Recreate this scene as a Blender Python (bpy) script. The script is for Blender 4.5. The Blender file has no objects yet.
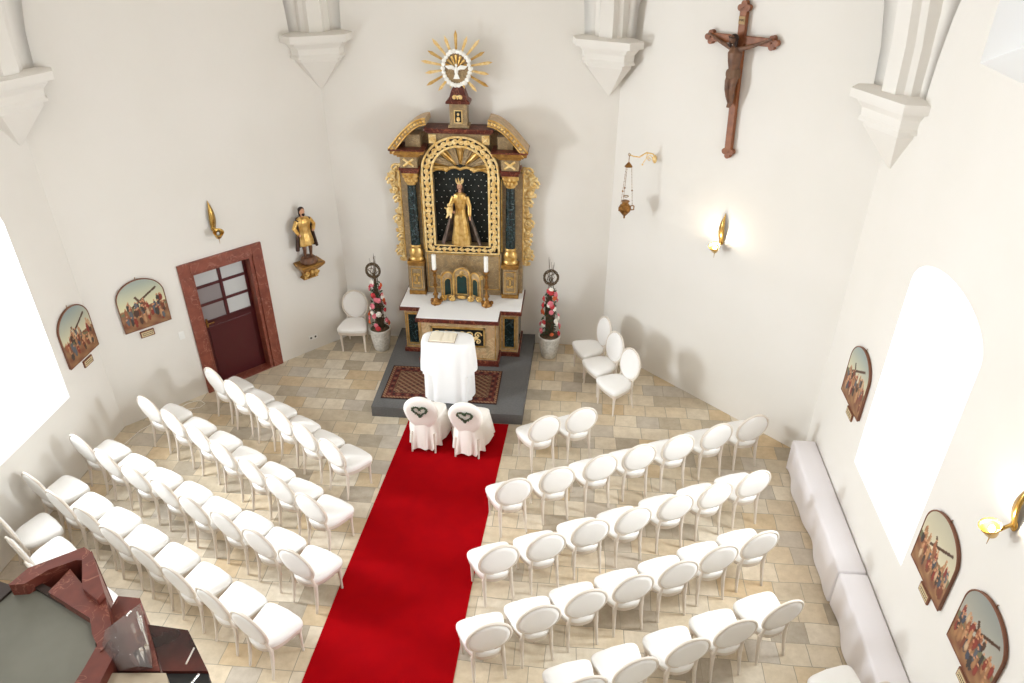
import bpy, math, random
from mathutils import Vector, Matrix
PI = math.pi; sin = math.sin; cos = math.cos
C = bpy.context.scene.collection
rnd = random.Random(7)

# ------------------------------------------------------------------ helpers
def lin(h):
    r, g, b = int(h[0:2], 16)/255, int(h[2:4], 16)/255, int(h[4:6], 16)/255
    f = lambda c: c/12.92 if c <= 0.04045 else ((c+0.055)/1.055)**2.4
    return (f(r), f(g), f(b), 1)

def mat(name, col, rough=0.6, metal=0.0, col2=None, scale=8.0, bump=0.0, bscale=None, detail=4, emis=None, es=0, spec=None, contrast=(0.35, 0.65), sheen=0):
    m = bpy.data.materials.new(name); m.use_nodes = True
    nt = m.node_tree; b = nt.nodes['Principled BSDF']
    b.inputs['Base Color'].default_value = lin(col)
    b.inputs['Roughness'].default_value = rough
    b.inputs['Metallic'].default_value = metal
    if spec is not None: b.inputs['Specular IOR Level'].default_value = spec
    tc = nt.nodes.new('ShaderNodeTexCoord')
    if col2:
        n = nt.nodes.new('ShaderNodeTexNoise'); n.inputs['Scale'].default_value = scale; n.inputs['Detail'].default_value = detail
        nt.links.new(tc.outputs['Object'], n.inputs['Vector'])
        r = nt.nodes.new('ShaderNodeValToRGB')
        r.color_ramp.elements[0].position = contrast[0]; r.color_ramp.elements[0].color = lin(col)
        r.color_ramp.elements[1].position = contrast[1]; r.color_ramp.elements[1].color = lin(col2)
        nt.links.new(n.outputs['Fac'], r.inputs['Fac']); nt.links.new(r.outputs['Color'], b.inputs['Base Color'])
    if bump:
        n2 = nt.nodes.new('ShaderNodeTexNoise'); n2.inputs['Scale'].default_value = bscale or scale; n2.inputs['Detail'].default_value = 3
        nt.links.new(tc.outputs['Object'], n2.inputs['Vector'])
        bp = nt.nodes.new('ShaderNodeBump'); bp.inputs['Strength'].default_value = bump; bp.inputs['Distance'].default_value = 0.01
        nt.links.new(n2.outputs['Fac'], bp.inputs['Height']); nt.links.new(bp.outputs['Normal'], b.inputs['Normal'])
    if emis:
        b.inputs['Emission Color'].default_value = lin(emis); b.inputs['Emission Strength'].default_value = es
    return m

def veined(name, base, vein, second=None, rough=0.3, scale=3.0, width=0.03):
    m = mat(name, base, rough, col2=second or base, scale=scale*2, contrast=(.3, .7))
    nt = m.node_tree; b = nt.nodes['Principled BSDF']
    src = b.inputs['Base Color'].links[0].from_socket
    tc = [n for n in nt.nodes if n.type == 'TEX_COORD'][0]
    n = nt.nodes.new('ShaderNodeTexNoise'); n.inputs['Scale'].default_value = scale; n.inputs['Detail'].default_value = 5; n.inputs['Distortion'].default_value = 1.2
    nt.links.new(tc.outputs['Object'], n.inputs['Vector'])
    r = nt.nodes.new('ShaderNodeValToRGB'); e = r.color_ramp.elements
    e[0].position = 0.5-width; e[0].color = (0, 0, 0, 1); e[1].position = 0.5+width; e[1].color = (0, 0, 0, 1)
    k = e.new(0.5); k.color = (1, 1, 1, 1)
    nt.links.new(n.outputs['Fac'], r.inputs['Fac'])
    mx = nt.nodes.new('ShaderNodeMixRGB'); mx.inputs['Color2'].default_value = lin(vein)
    nt.links.new(r.outputs['Color'], mx.inputs['Fac']); nt.links.new(src, mx.inputs['Color1'])
    nt.links.new(mx.outputs['Color'], b.inputs['Base Color'])
    return m

def attr_mat(name, rough=0.7, bump=0.0, bscale=200):
    m = mat(name, 'FFFFFF', rough, bump=bump, bscale=bscale)
    nt = m.node_tree; a = nt.nodes.new('ShaderNodeAttribute'); a.attribute_name = 'paint'
    nt.links.new(a.outputs['Color'], nt.nodes['Principled BSDF'].inputs['Base Color'])
    return m

class MB:
    def __init__(s): s.v = []; s.f = []; s.mi = []; s.sm = []; s.col = None
    def add(s, vs, fs, mi=0, sm=False, M=None):
        o = len(s.v)
        s.v += [tuple(M @ Vector(p)) if M else tuple(p) for p in vs]
        for f in fs: s.f.append([i+o for i in f]); s.mi.append(mi); s.sm.append(sm)
        return s
    def box(s, x0, x1, y0, y1, z0, z1, mi=0, M=None):
        return s.add([(x0,y0,z0),(x1,y0,z0),(x1,y1,z0),(x0,y1,z0),(x0,y0,z1),(x1,y0,z1),(x1,y1,z1),(x0,y1,z1)],
              [(0,3,2,1),(4,5,6,7),(0,1,5,4),(1,2,6,5),(2,3,7,6),(3,0,4,7)], mi, False, M)
    def loft(s, loops, mi=0, sm=True, cap=True, closed=True, M=None):
        n = len(loops[0]); vs = [p for l in loops for p in l]; fs = []
        for k in range(len(loops)-1):
            for i in range(n if closed else n-1):
                j = (i+1) % n; fs.append((k*n+i, k*n+j, (k+1)*n+j, (k+1)*n+i))
        s.add(vs, fs, mi, sm, M)
        if cap:
            s.add(loops[0], [tuple(range(n))[::-1]], mi, False, M); s.add(loops[-1], [tuple(range(n))], mi, False, M)
        return s
    def lathe(s, prof, cx=0, cy=0, cz=0, n=20, mi=0, sm=True, sy=1, M=None, a0=0, cap=True):
        return s.loft([[(cx+r*cos(a0+2*PI*i/n), cy+sy*r*sin(a0+2*PI*i/n), cz+z) for i in range(n)] for r, z in prof], mi, sm, cap, True, M)
    def tube(s, path, r, n=8, mi=0, closed=False, M=None, cap=True):
        P = [Vector(p) for p in path]; L = len(P); loops = []; up = Vector((0.13, 0.21, 1)).normalized()
        prev = None
        for i in range(L):
            if closed: t = P[(i+1) % L]-P[i-1]
            else: t = P[min(i+1, L-1)]-P[max(i-1, 0)]
            if t.length < 1e-9: t = Vector((0, 0, 1))
            t.normalize()
            if prev is None:
                a = t.cross(up)
                if a.length < 1e-3: a = t.cross(Vector((1, 0, 0)))
            else: a = prev-t*prev.dot(t)
            a.normalize(); prev = a; b = t.cross(a)
            rr = r[i] if isinstance(r, (list, tuple)) else r
            loops.append([tuple(P[i]+a*rr*cos(2*PI*k/n)+b*rr*sin(2*PI*k/n)) for k in range(n)])
        if closed: loops.append(loops[0]); return s.loft(loops, mi, True, False, True, M)
        return s.loft(loops, mi, True, cap, True, M)
    def ell(s, c, r, nu=12, nv=8, mi=0, M=None, R=None):
        if not isinstance(r, (tuple, list)): r = (r, r, r)
        vs = []
        for j in range(nv+1):
            ph = PI*j/nv-PI/2
            for i in range(nu):
                p = Vector((r[0]*cos(ph)*cos(2*PI*i/nu), r[1]*cos(ph)*sin(2*PI*i/nu), r[2]*sin(ph)))
                if R: p = R @ p
                vs.append((c[0]+p.x, c[1]+p.y, c[2]+p.z))
        fs = [(j*nu+i, j*nu+(i+1) % nu, (j+1)*nu+(i+1) % nu, (j+1)*nu+i) for j in range(nv) for i in range(nu)]
        return s.add(vs, fs, mi, True, M)
    def prism(s, pts, y0, y1, mi=0, sm=False, M=None):       # outline in x,z, from y0 (front) to y1 (back)
        a = [(x, y0, z) for x, z in pts]; b = [(x, y1, z) for x, z in pts]
        return s.loft([a, b], mi, sm, True, True, M)
    def slab(s, pts, z0, z1, mi=0, M=None):                  # outline in x,y
        return s.loft([[(x, y, z0) for x, y in pts], [(x, y, z1) for x, y in pts]], mi, False, True, True, M)
    def band(s, outer, inner, y0, y1, mi=0):                 # open frame strip between two outlines (same count)
        n = len(outer); vs = []
        for (a, b) in ((outer, y0), (inner, y0), (inner, y1), (outer, y1)): vs += [(x, b, z) for x, z in a]
        fs = []
        for q in range(4):
            for i in range(n-1): fs.append((q*n+i, q*n+i+1, ((q+1) % 4)*n+i+1, ((q+1) % 4)*n+i))
        for i in (0, n-1): fs.append((i, n+i, 2*n+i, 3*n+i))
        return s.add(vs, fs, mi, False)
    def spiral(s, cx, cz, y, r0, turns=1.4, a0=0, d=1, th=0.012, mi=0, n=14):
        path = []; rr = []
        for k in range(n+1):
            t = k/n; r = r0*(1-0.82*t); a = a0+d*2*PI*turns*t
            path.append((cx+r*cos(a), y-0.01*t, cz+r*sin(a))); rr.append(th*(1-0.35*t))
        s.tube(path, rr, 6, mi); s.ell(path[-1], (th*1.5, th, th*1.5), 6, 5, mi); return s
    def build(s, name, mats, parent=None, bevel=0, seg=2, sub=0, remesh=0, smooth_mod=0, fixn=True):
        me = bpy.data.meshes.new(name); me.from_pydata(s.v, [], s.f)
        if not isinstance(mats, (list, tuple)): mats = [mats]
        for m in mats: me.materials.append(m)
        for p, mi, sm in zip(me.polygons, s.mi, s.sm): p.material_index = mi; p.use_smooth = sm or bool(remesh)
        if s.col:
            a = me.attributes.new('paint', 'FLOAT_COLOR', 'POINT')
            for i, c in enumerate(s.col): a.data[i].color = c
        if fixn:
            import bmesh
            bm = bmesh.new(); bm.from_mesh(me); bmesh.ops.recalc_face_normals(bm, faces=bm.faces); bm.to_mesh(me); bm.free()
        me.update()
        o = bpy.data.objects.new(name, me); C.objects.link(o)
        if parent: o.parent = parent
        if bevel:
            b = o.modifiers.new('b', 'BEVEL'); b.width = bevel; b.segments = seg; b.limit_method = 'ANGLE'; b.harden_normals = False
        if remesh:
            r = o.modifiers.new('r', 'REMESH'); r.mode = 'VOXEL'; r.voxel_size = remesh; r.use_smooth_shade = True
            q = o.modifiers.new('s', 'SMOOTH'); q.iterations = smooth_mod or 4; q.factor = 0.5
        if sub:
            q = o.modifiers.new('ss', 'SUBSURF'); q.levels = sub; q.render_levels = sub
        return o

def thing(name, label, cat, loc=(0, 0, 0), rz=0, group=None):
    o = bpy.data.objects.new(name, None); C.objects.link(o); o.location = loc; o.rotation_euler = (0, 0, rz)
    o.empty_display_size = 0.1; o['label'] = label; o['category'] = cat
    if group: o['group'] = group
    return o
def tag(o, label, cat, group=None, loc=None, rz=None):
    o['label'] = label; o['category'] = cat
    if group: o['group'] = group
    if loc is not None: o.location = loc
    if rz is not None: o.rotation_euler = (0, 0, rz)
    return o
def structure(o): o['kind'] = 'structure'; return o
def dup(root, loc, rz, label, group=None):
    r = root.copy(); C.objects.link(r); r.location = loc; r.rotation_euler = (0, 0, rz); r['label'] = label
    if group: r['group'] = group
    for ch in list(root.children):
        c = ch.copy(); C.objects.link(c); c.parent = r
        for g in list(ch.children):
            d = g.copy(); C.objects.link(d); d.parent = c
    return r
def text_part(name, txt, size, loc, rot, m, parent):
    cu = bpy.data.curves.new(name, 'FONT'); cu.body = txt; cu.size = size; cu.align_x = 'CENTER'; cu.align_y = 'CENTER'; cu.extrude = 0.001
    t = bpy.data.objects.new(name, cu); me = bpy.data.meshes.new_from_object(t)
    bpy.data.objects.remove(t)
    me.materials.clear(); me.materials.append(m)
    o = bpy.data.objects.new(name, me); C.objects.link(o); o.parent = parent; o.location = loc; o.rotation_euler = rot
    return o

# ------------------------------------------------------------------ materials
M = {}
M['wall'] = mat('lime_plaster', 'E5E1DB', 0.9, col2='E2DED7', scale=0.8, bump=0.15, bscale=6)
M['sill'] = mat('window_plaster', 'F2F2F2', 0.9)
M['white_lacquer'] = mat('cream_lacquer', 'DFD5C9', 0.4)
M['white_fabric'] = mat('white_upholstery', 'F3F1EE', 0.85, bump=0.05, bscale=150)
M['cloth'] = mat('white_linen', 'F6F6F6', 0.9, bump=0.08, bscale=30)
M['bench_cloth'] = mat('bench_linen', 'EDE9EC', 0.9, bump=0.1, bscale=20)
M['cover'] = mat('chair_cover_cloth', 'F6F1EA', 0.9, bump=0.08, bscale=40)
M['red'] = mat('red_carpet_pile', 'A2050D', 1.0, col2='9A040E', scale=5, bump=0.3, bscale=250, spec=0.05)
M['grey'] = mat('grey_felt', '6A6968', 0.95, col2='646362', scale=40, spec=0.1)
M['gold'] = mat('gilded_wood', 'C4923F', 0.36, 0.75, col2='E6C27C', scale=14, contrast=(.3, .6))
M['gold_pale'] = mat('pale_gilding', 'E6BC6E', 0.42, 0.35, col2='F8E0A8', scale=20)
M['gold_dark'] = mat('aged_gilding', '8A6230', 0.42, 0.6, col2='B88A44', scale=15)
M['brass'] = mat('brass', 'CDA65C', 0.25, 0.9)
M['brass_dark'] = mat('tarnished_brass', '7A5228', 0.4, 0.8, col2='A87A40', scale=25)
M['black'] = mat('black_paint', '0E1010', 0.5)
M['niche'] = mat('midnight_green_paint', '081411', 0.6)
M['star'] = mat('silver_star', 'F0F0E8', 0.5)
M['marble_brown'] = veined('brown_green_faux_marble', 'A68A62', 'B8A07A', '86745A', 0.35, 9, 0.03)
M['marble_tan'] = veined('tan_pink_faux_marble', 'C09870', 'CDB088', 'A08E6A', 0.35, 6, 0.05)
M['marble_red'] = veined('red_faux_marble', '62281C', '94563E', '481C16', 0.3, 6, 0.03)
M['marble_green'] = veined('dark_green_faux_marble', '0A1A1C', '70848A', '0C2626', 0.25, 9, 0.010)
M['green'] = mat('deep_green_panel', '0C3A36', 0.35, col2='082624', scale=10)
M['door_stone'] = veined('red_marble_door_surround', '8A4A38', 'A87462', '74382A', 0.4, 4, 0.010)
M['door_red'] = mat('oxblood_door_paint', '4A0C12', 0.35)
M['wood'] = mat('oak_cross', '94582F', 0.5, col2='7A4424', scale=12)
M['wood_dark'] = mat('dark_carved_wood', '5A3A26', 0.5, col2='7A5238', scale=18)
M['hair'] = mat('dark_hair', '2C1810', 0.7)
M['skin'] = mat('painted_skin', 'C89474', 0.5)
M['wax'] = mat('white_wax', 'F8F6F0', 0.4)
M['page'] = mat('book_page', 'EFE6D2', 0.8)
M['leather'] = mat('book_binding', '8A6A4A', 0.6)
M['pot'] = mat('white_rough_ceramic', 'E4E2DC', 0.8, col2='C8C6BE', scale=30, bump=0.8, bscale=40)
M['twig'] = mat('brown_twig', '6A5640', 0.9, col2='4A3C2C', scale=30)
M['leaf'] = mat('dark_leaf', '2E4028', 0.7, col2='44583A', scale=30)
M['pink'] = mat('pink_petal', 'E07C8A', 0.8); M['rose'] = mat('red_petal', 'C23A40', 0.8)
M['whitep'] = mat('white_petal', 'F4F0E6', 0.8); M['peach'] = mat('orange_petal', 'D8683C', 0.8)
M['plastic'] = mat('white_plastic', 'EDEDEA', 0.4)
M['socket'] = mat('socket_hole', '404040', 0.6)
M['frame_edge'] = mat('painting_edge', '7A4E38', 0.6)
M['plaque'] = mat('plaque_wood', '7A4A30', 0.6); M['plaque_face'] = mat('plaque_face', 'CDB890', 0.7)
M['paint'] = attr_mat('painted_panel', 0.45); M['rugm'] = attr_mat('woven_rug', 0.95, 0.3, 300)
M['glassframe'] = mat('window_bar', 'E8E8E8', 0.5)
M['pane_sky'] = mat('daylit_frosted_glass', 'F4F8FF', 0.4, emis='F4F8FF', es=1.6)
M['pane_dim'] = mat('dimmed_frosted_glass', 'E8ECF0', 0.4, emis='E8EEF6', es=.35)  # weaker glowing copy of the pane, keeps the upper right recess grey
M['pane_door'] = mat('door_frosted_pane', 'C6C8C8', 0.35)
M['pane_grey'] = mat('door_grey_pane', '8E8788', 0.3)
M['ceiling'] = mat('ceiling_plaster', 'ECE6DC', 0.95)
M['stone_red'] = veined('red_marbled_timber', '74382C', '94604E', '5E2A22', 0.4, 7, 0.012)
M['ledge'] = mat('grey_dusty_panel', '5E5F56', 0.3, col2='72736A', scale=2.5)
M['timber_dark'] = mat('dark_timber', '2A1C16', 0.5)  # plain dark brown timber, also the ground of the filigree frame
M['chrome'] = mat('chrome', 'E8E8E8', 0.15, 1.0)
M['smoke'] = mat('black_glass_panel', '1A1416', 0.06, col2='5A2A24', scale=4)
M['cable'] = mat('white_cable', 'EDE8E0', 0.6)
g = mat('clear_acrylic', 'FFF4F0', 0.05); g.node_tree.nodes['Principled BSDF'].inputs['Transmission Weight'].default_value = 0.9
g.node_tree.nodes['Principled BSDF'].inputs['IOR'].default_value = 1.15; M['acrylic'] = g

# stone floor
def floor_mat():
    m = bpy.data.materials.new('limestone_slabs'); m.use_nodes = True; nt = m.node_tree; b = nt.nodes['Principled BSDF']
    L = nt.links.new; N = nt.nodes.new
    tc = N('ShaderNodeTexCoord')
    nz = N('ShaderNodeTexNoise'); nz.inputs['Scale'].default_value = 1.6; nz.inputs['Detail'].default_value = 2
    L(tc.outputs['Object'], nz.inputs['Vector'])
    vm = N('ShaderNodeVectorMath'); vm.operation = 'SCALE'; vm.inputs['Scale'].default_value = 0.06
    L(nz.outputs['Color'], vm.inputs[0])
    va = N('ShaderNodeVectorMath'); va.operation = 'ADD'; L(tc.outputs['Object'], va.inputs[0]); L(vm.outputs[0], va.inputs[1])
    br = N('ShaderNodeTexBrick'); br.offset = 0.4; br.squash = 1.25; br.squash_frequency = 3; br.offset_frequency = 2
    br.inputs['Color1'].default_value = (0, 0, 0, 1); br.inputs['Color2'].default_value = (1, 1, 1, 1); br.inputs['Mortar'].default_value = (.5, .5, .5, 1)
    br.inputs['Scale'].default_value = 1; br.inputs['Mortar Size'].default_value = 0.0045; br.inputs['Mortar Smooth'].default_value = 0.3
    br.inputs['Brick Width'].default_value = 0.31; br.inputs['Row Height'].default_value = 0.265
    L(va.outputs[0], br.inputs['Vector'])
    r = N('ShaderNodeValToRGB'); r.color_ramp.interpolation = 'CONSTANT'; e = r.color_ramp.elements
    cols = ['CFC3AE', 'E0D6C4', 'D8CAB2', 'C2B7A4', 'E6DDCC', 'D6C2A2', 'CAC2B6', 'DACDB6', 'B8AE9E', 'E0D3BC']
    e[0].position = 0; e[0].color = lin(cols[0]); e[1].position = 0.1; e[1].color = lin(cols[1])
    for i in range(2, len(cols)): k = e.new(i/len(cols)); k.color = lin(cols[i])
    L(br.outputs['Color'], r.inputs['Fac'])
    n2 = N('ShaderNodeTexNoise'); n2.inputs['Scale'].default_value = 7; n2.inputs['Detail'].default_value = 6; n2.inputs['Roughness'].default_value = 0.7
    L(tc.outputs['Object'], n2.inputs['Vector'])
    r2 = N('ShaderNodeValToRGB'); r2.color_ramp.elements[0].position = 0.3; r2.color_ramp.elements[0].color = (.74, .71, .66, 1)
    r2.color_ramp.elements[1].position = 0.62; r2.color_ramp.elements[1].color = (1, 1, 1, 1)
    L(n2.outputs['Fac'], r2.inputs['Fac'])
    mx = N('ShaderNodeMixRGB'); mx.blend_type = 'MULTIPLY'; mx.inputs['Fac'].default_value = 0.75
    L(r.outputs['Color'], mx.inputs['Color1']); L(r2.outputs['Color'], mx.inputs['Color2'])
    n3 = N('ShaderNodeTexNoise'); n3.inputs['Scale'].default_value = 0.55; n3.inputs['Detail'].default_value = 2
    L(tc.outputs['Object'], n3.inputs['Vector'])
    r3 = N('ShaderNodeValToRGB'); r3.color_ramp.elements[0].position = 0.35; r3.color_ramp.elements[0].color = (.93, .93, .92, 1)
    r3.color_ramp.elements[1].position = 0.65; r3.color_ramp.elements[1].color = (1.0, .95, .88, 1)
    L(n3.outputs['Fac'], r3.inputs['Fac'])
    m3 = N('ShaderNodeMixRGB'); m3.blend_type = 'MULTIPLY'; m3.inputs['Fac'].default_value = 1
    L(mx.outputs['Color'], m3.inputs['Color1']); L(r3.outputs['Color'], m3.inputs['Color2'])
    m2 = N('ShaderNodeMixRGB'); m2.inputs['Color2'].default_value = lin('A09684')
    L(br.outputs['Fac'], m2.inputs['Fac']); L(m3.outputs['Color'], m2.inputs['Color1'])
    L(m2.outputs['Color'], b.inputs['Base Color']); b.inputs['Roughness'].default_value = 0.55
    bp = N('ShaderNodeBump'); bp.inputs['Strength'].default_value = 0.4; bp.inputs['Distance'].default_value = 0.006; bp.invert = True
    L(br.outputs['Fac'], bp.inputs['Height']); L(bp.outputs['Normal'], b.inputs['Normal'])
    return m
M['floor'] = floor_mat()

# ------------------------------------------------------------------ room shell
A_, WL, WR, DLh, DRh, YB, ZT = 2.13, 4.69, 4.86, 2.83, 2.53, -15.0, 8.6
fl = [(-A_, 0), (A_, 0), (WR, -DRh), (WR, YB), (-WL, YB), (-WL, -DLh)]
structure(MB().slab(fl, -0.2, 0).build('floor', M['floor']))
structure(MB().slab(fl, ZT, ZT+0.2).build('ceiling', M['ceiling']))

import bmesh
def wall_panel(name, p0, p1, holes=()):
    """plaster wall from p0 to p1 (viewer's left to right); holes = (outline u,z , inner outline u,z , depth)"""
    p0 = Vector((p0[0], p0[1], 0)); p1 = Vector((p1[0], p1[1], 0)); L = (p1-p0).length; ang = math.atan2(p1.y-p0.y, p1.x-p0.x)
    bm = bmesh.new(); edges = []
    def loop(pts):
        vs = [bm.verts.new((u, 0, z)) for u, z in pts]
        return vs, [bm.edges.new((vs[i], vs[(i+1) % len(vs)])) for i in range(len(vs))]
    vs, es = loop([(0, 0), (L, 0), (L, ZT), (0, ZT)]); edges += es
    rec = []
    for h in holes:
        v2, e2 = loop(h[0]); edges += e2; rec.append((v2, h))
    bmesh.ops.triangle_fill(bm, use_beauty=True, use_dissolve=False, edges=edges)
    for v2, h in rec:
        vi = [bm.verts.new((u, h[2], z)) for u, z in h[1]]; n = len(v2)
        for i in range(n):
            f = bm.faces.new((v2[i], v2[(i+1) % n], vi[(i+1) % n], vi[i])); f.material_index = 1
    me = bpy.data.meshes.new(name); bm.normal_update(); bm.to_mesh(me); bm.free()
    me.materials.append(M['wall']); me.materials.append(M['sill'])
    o = bpy.data.objects.new(name, me); C.objects.link(o); o.location = p0; o.rotation_euler = (0, 0, ang); structure(o)
    return o
def arch(u0, u1, z0, z1, rise, n=14):
    pts = [(u0, z0), (u1, z0)]; c = (u0+u1)/2; w = (u1-u0)/2
    for k in range(n+1):
        a = PI*k/n; pts.append((c+w*cos(a), z1-rise+rise*sin(a)))
    return pts
NW = 0
def window(p0, ang, ou, depth, iu, z_in, pane='pane_sky'):
    """daylit pane with bars at the back of a recess"""
    global NW; NW += 1
    u0, u1, z0, z1 = iu
    mb = MB()
    mb.prism(arch(u0, u1, z0, z1, z_in), depth, depth+0.02)
    o = mb.build('window_%d' % NW, M[pane]); o.location = p0; o.rotation_euler = (0, 0, ang); structure(o)
    fr = MB(); w = u1-u0
    for k in range(1, 3): fr.box(u0+w*k/3-.015, u0+w*k/3+.015, depth-.03, depth+.0, z0, z1-0.05)
    for k in range(1, 6): zz = z0+(z1-z0)*k/6; fr.box(u0, u1, depth-.03, depth, zz-.012, zz+.012)
    fr.build('window_frame', M['glassframe'], o)
    return o

# left side wall: viewer's left (south) to right (north); u = y - YB
LW0 = (-WL, YB); uL = lambda y: y-YB
lw = lambda y0, y1, z0, z1, r=.35: arch(uL(y0), uL(y1), z0, z1, r)
holesL = []; winL = []
for (ya, yb, z0, z1) in ((-5.25, -3.6, 1.08, 3.8), (-5.25, -3.6, 5.4, 7.6), (-9.4, -7.7, 1.08, 3.8), (-13.6, -11.6, 4.9, 7.8)):  # last two windows are out of view, added for light
    inner = (uL(ya)+.3, uL(yb)-.3, z0+(.75 if z0 < 2 else .5), z1-.25)
    holesL.append((lw(ya, yb, z0, z1), arch(*inner, .25), 0.85)); winL.append(inner)
wall_panel('wall_left', LW0, (-WL, -DLh), holesL)
for w in winL: window((-WL, YB, 0), PI/2, None, 0.85, w, .25)
# right side wall: from north to south; u = -DRh - y
RW0 = (WR, -DRh); uR = lambda y: -DRh-y
holesR = []; winR = []
for (ya, yb, z0, z1) in ((-4.0, -5.52, 1.14, 3.78), (-4.0, -5.5, 5.42, 7.6), (-8.3, -9.9, 1.14, 3.78), (-11.6, -13.6, 4.9, 7.8)):  # final pair unseen, put in for extra daylight
    inner = (uR(ya)+.3, uR(yb)-.3, z0+(.75 if z0 < 2 else .5), z1-.25)
    holesR.append((arch(uR(ya), uR(yb), z0, z1, .35), arch(*inner, .25), 0.85)); winR.append(inner)
wall_panel('wall_right', RW0, (WR, YB), holesR)
for i, w in enumerate(winR): window((WR, -DRh, 0), -PI/2, None, 0.85, w, .25, 'pane_dim' if i == 1 else 'pane_sky')
wall_panel('wall_altar', (-A_, 0), (A_, 0))
wall_panel('wall_altar_right', (A_, 0), (WR, -DRh))
wall_panel('wall_back', (WR, YB), (-WL, YB))
# left diagonal wall with the door
DL0 = Vector((-WL, -DLh, 0)); DLd = Vector((-A_+WL, DLh, 0)); angDL = math.atan2(DLd.y, DLd.x); DLl = DLd.length
def onDL(x, y): return (Vector((x, y, 0))-DL0).dot(DLd.normalized())
angDR = math.atan2(-DRh, WR-A_)
du0, du1 = onDL(-3.86, -1.91), onDL(-3.03, -.985); DH = 2.14; FW = 0.16
hole = [(du0+.03, 0.001), (du1-.03, 0.001), (du1-.03, DH-.03), (du0+.03, DH-.03)]
wall_panel('wall_altar_left', (-WL, -DLh), (-A_, 0), [(hole, [(a, b) for a, b in hole], 0.35)])
# door
mb = MB()
for (a, b, z0, z1) in ((du0, du0+FW, 0, DH), (du1-FW, du1, 0, DH), (du0+FW, du1-FW, DH-FW, DH)):
    mb.box(a, b, -0.035, 0.25, z0, z1)
for (a, b, z0, z1) in ((du0+FW, du0+FW+.04, 0, DH-FW-.04), (du1-FW-.05, du1-FW, 0, DH-FW-.04), (du0+FW, du1-FW, DH-FW-.05, DH-FW)):
    mb.box(a, b, -0.01, 0.25, z0, z1)
mb.box(du0+FW, du1-FW, -.03, .3, 0.0, .012)
jamb = structure(mb.build('trim_1', M['door_stone'], bevel=0.008)); jamb.location = DL0; jamb.rotation_euler = (0, 0, angDL)
a, b = du0+FW+.04, du1-FW-.05; zt = DH-FW-.05; yd = 0.16
mb = MB(); mb.box(a, b, yd, yd+.05, 0.01, 1.06)
cw = (b-a)/2
for x0, x1 in ((a, a+.05), (b-.05, b), (a+cw-.025, a+cw+.025)): mb.box(x0, x1, yd, yd+.05, 1.06, zt)
rows = [1.06, 1.06+(zt-1.06)/3, 1.06+2*(zt-1.06)/3, zt]
for z in rows: mb.box(a, b, yd, yd+.05, z-.022, z+.022)
mb.box(a+.08, b-.08, yd-.012, yd, .1, .98)
door = structure(mb.build('door_1', M['door_red'], bevel=0.004)); door.location = DL0; door.rotation_euler = (0, 0, angDL)
k = 0
for r in range(3):
    for c in range(2):
        mt = M['pane_grey'] if (c == 0 and r < 2) else M['pane_door']
        MB().box(a+c*cw+.01, a+(c+1)*cw-.01, yd+.015, yd+.03, rows[r], rows[r+1]).build('pane', mt, door)
mb = MB(); mb.box(a+.06, a+.09, yd-.012, yd, .98, 1.12); mb.tube([(a+.075, yd-.04, 1.05), (a+.17, yd-.04, 1.05)], .009); mb.tube([(a+.075, yd, 1.05), (a+.075, yd-.045, 1.05)], .009)
mb.build('door_handle', M['brass_dark'], door)
mb = MB().box(du0+.03, du1-.03, .3, .34, 0, DH); o = mb.build('trim_2', M['wall']); o.location = DL0; o.rotation_euler = (0, 0, angDL); structure(o)

# ------------------------------------------------------------------ corbels and vault ribs at the four corners
NT = 2
def corner_corbel(V, dA, dB, lab, flip=1):
    V = Vector((V[0], V[1], 0)); dA = Vector((*dA, 0)).normalized(); dB = Vector((*dB, 0)).normalized(); b = (dA+dB)
    inw = Vector((-V.x, -4.5-V.y, 0)).normalized() if b.length < .3 else b.normalized()
    def loop(r, z, dep=.34):
        p = [V+dA*r*.98, V+dA*r*.74+inw*r*dep, V+dB*r*.74+inw*r*dep, V+dB*r*.98, V-inw*.05]
        return [(q.x, q.y, z) for q in p]
    mb = MB()
    prof = [(.02, 4.13), (.36, 4.54), (.36, 4.58), (.42, 4.585), (.42, 4.61), (.40, 4.64), (.41, 4.72), (.47, 4.78), (.47, 4.80), (.55, 4.81), (.55, 4.90), (.40, 4.92)]
    mb.loft([loop(r, z, .44) for r, z in prof], 0, False)
    global NT; NT += 1; o = structure(mb.build('trim_%d' % NT, M['wall'], bevel=.006))
    mr = MB(); ls = []
    for k in range(9):
        t = k/8; z = 4.91+(ZT-4.91)*t; f = 0.36+0.9*t*t
        c = V+inw*(0.08+1.4*t*t)
        side = (dA-dB).normalized()
        p = [c-side*.19+inw*.10, c-side*.13+inw*.13, c-side*.09+inw*.2, c+side*.09+inw*.2, c+side*.13+inw*.13, c+side*.19+inw*.10, c+side*.25-inw*.05, c+side*.25-inw*.5, c-side*.25-inw*.5, c-side*.25-inw*.05]
        ls.append([(q.x, q.y, z) for q in p])
    mr.loft(ls, 0, False)
    mr.build('rib', M['wall'], o)
    web = MB()
    for d in (dA, dB):
        l2 = []
        for k in range(11):
            t = k/10; z = 4.91+(ZT-4.91)*t; e = .38+2.2*t*t
            c = V+inw*(.02+1.4*t*t)
            q0 = V+d*e; q1 = c
            l2.append([(q0.x, q0.y, z), ((q0.x+q1.x)/2, (q0.y+q1.y)/2, z), (q1.x, q1.y, z), (V.x-inw.x*.04, V.y-inw.y*.04, z)])
        web.loft(l2, 0, True, False)
    web.build('vault_web', M['wall'], o)
corner_corbel((-A_, 0), (-(WL-A_), -DLh), (1, 0), 'white plaster corbel under a rib, left of the gilded altar')
corner_corbel((A_-.15, 0), (-1, 0), (WR-A_, -DRh), 'white plaster corbel under a rib, between altar and crucifix')
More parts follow.
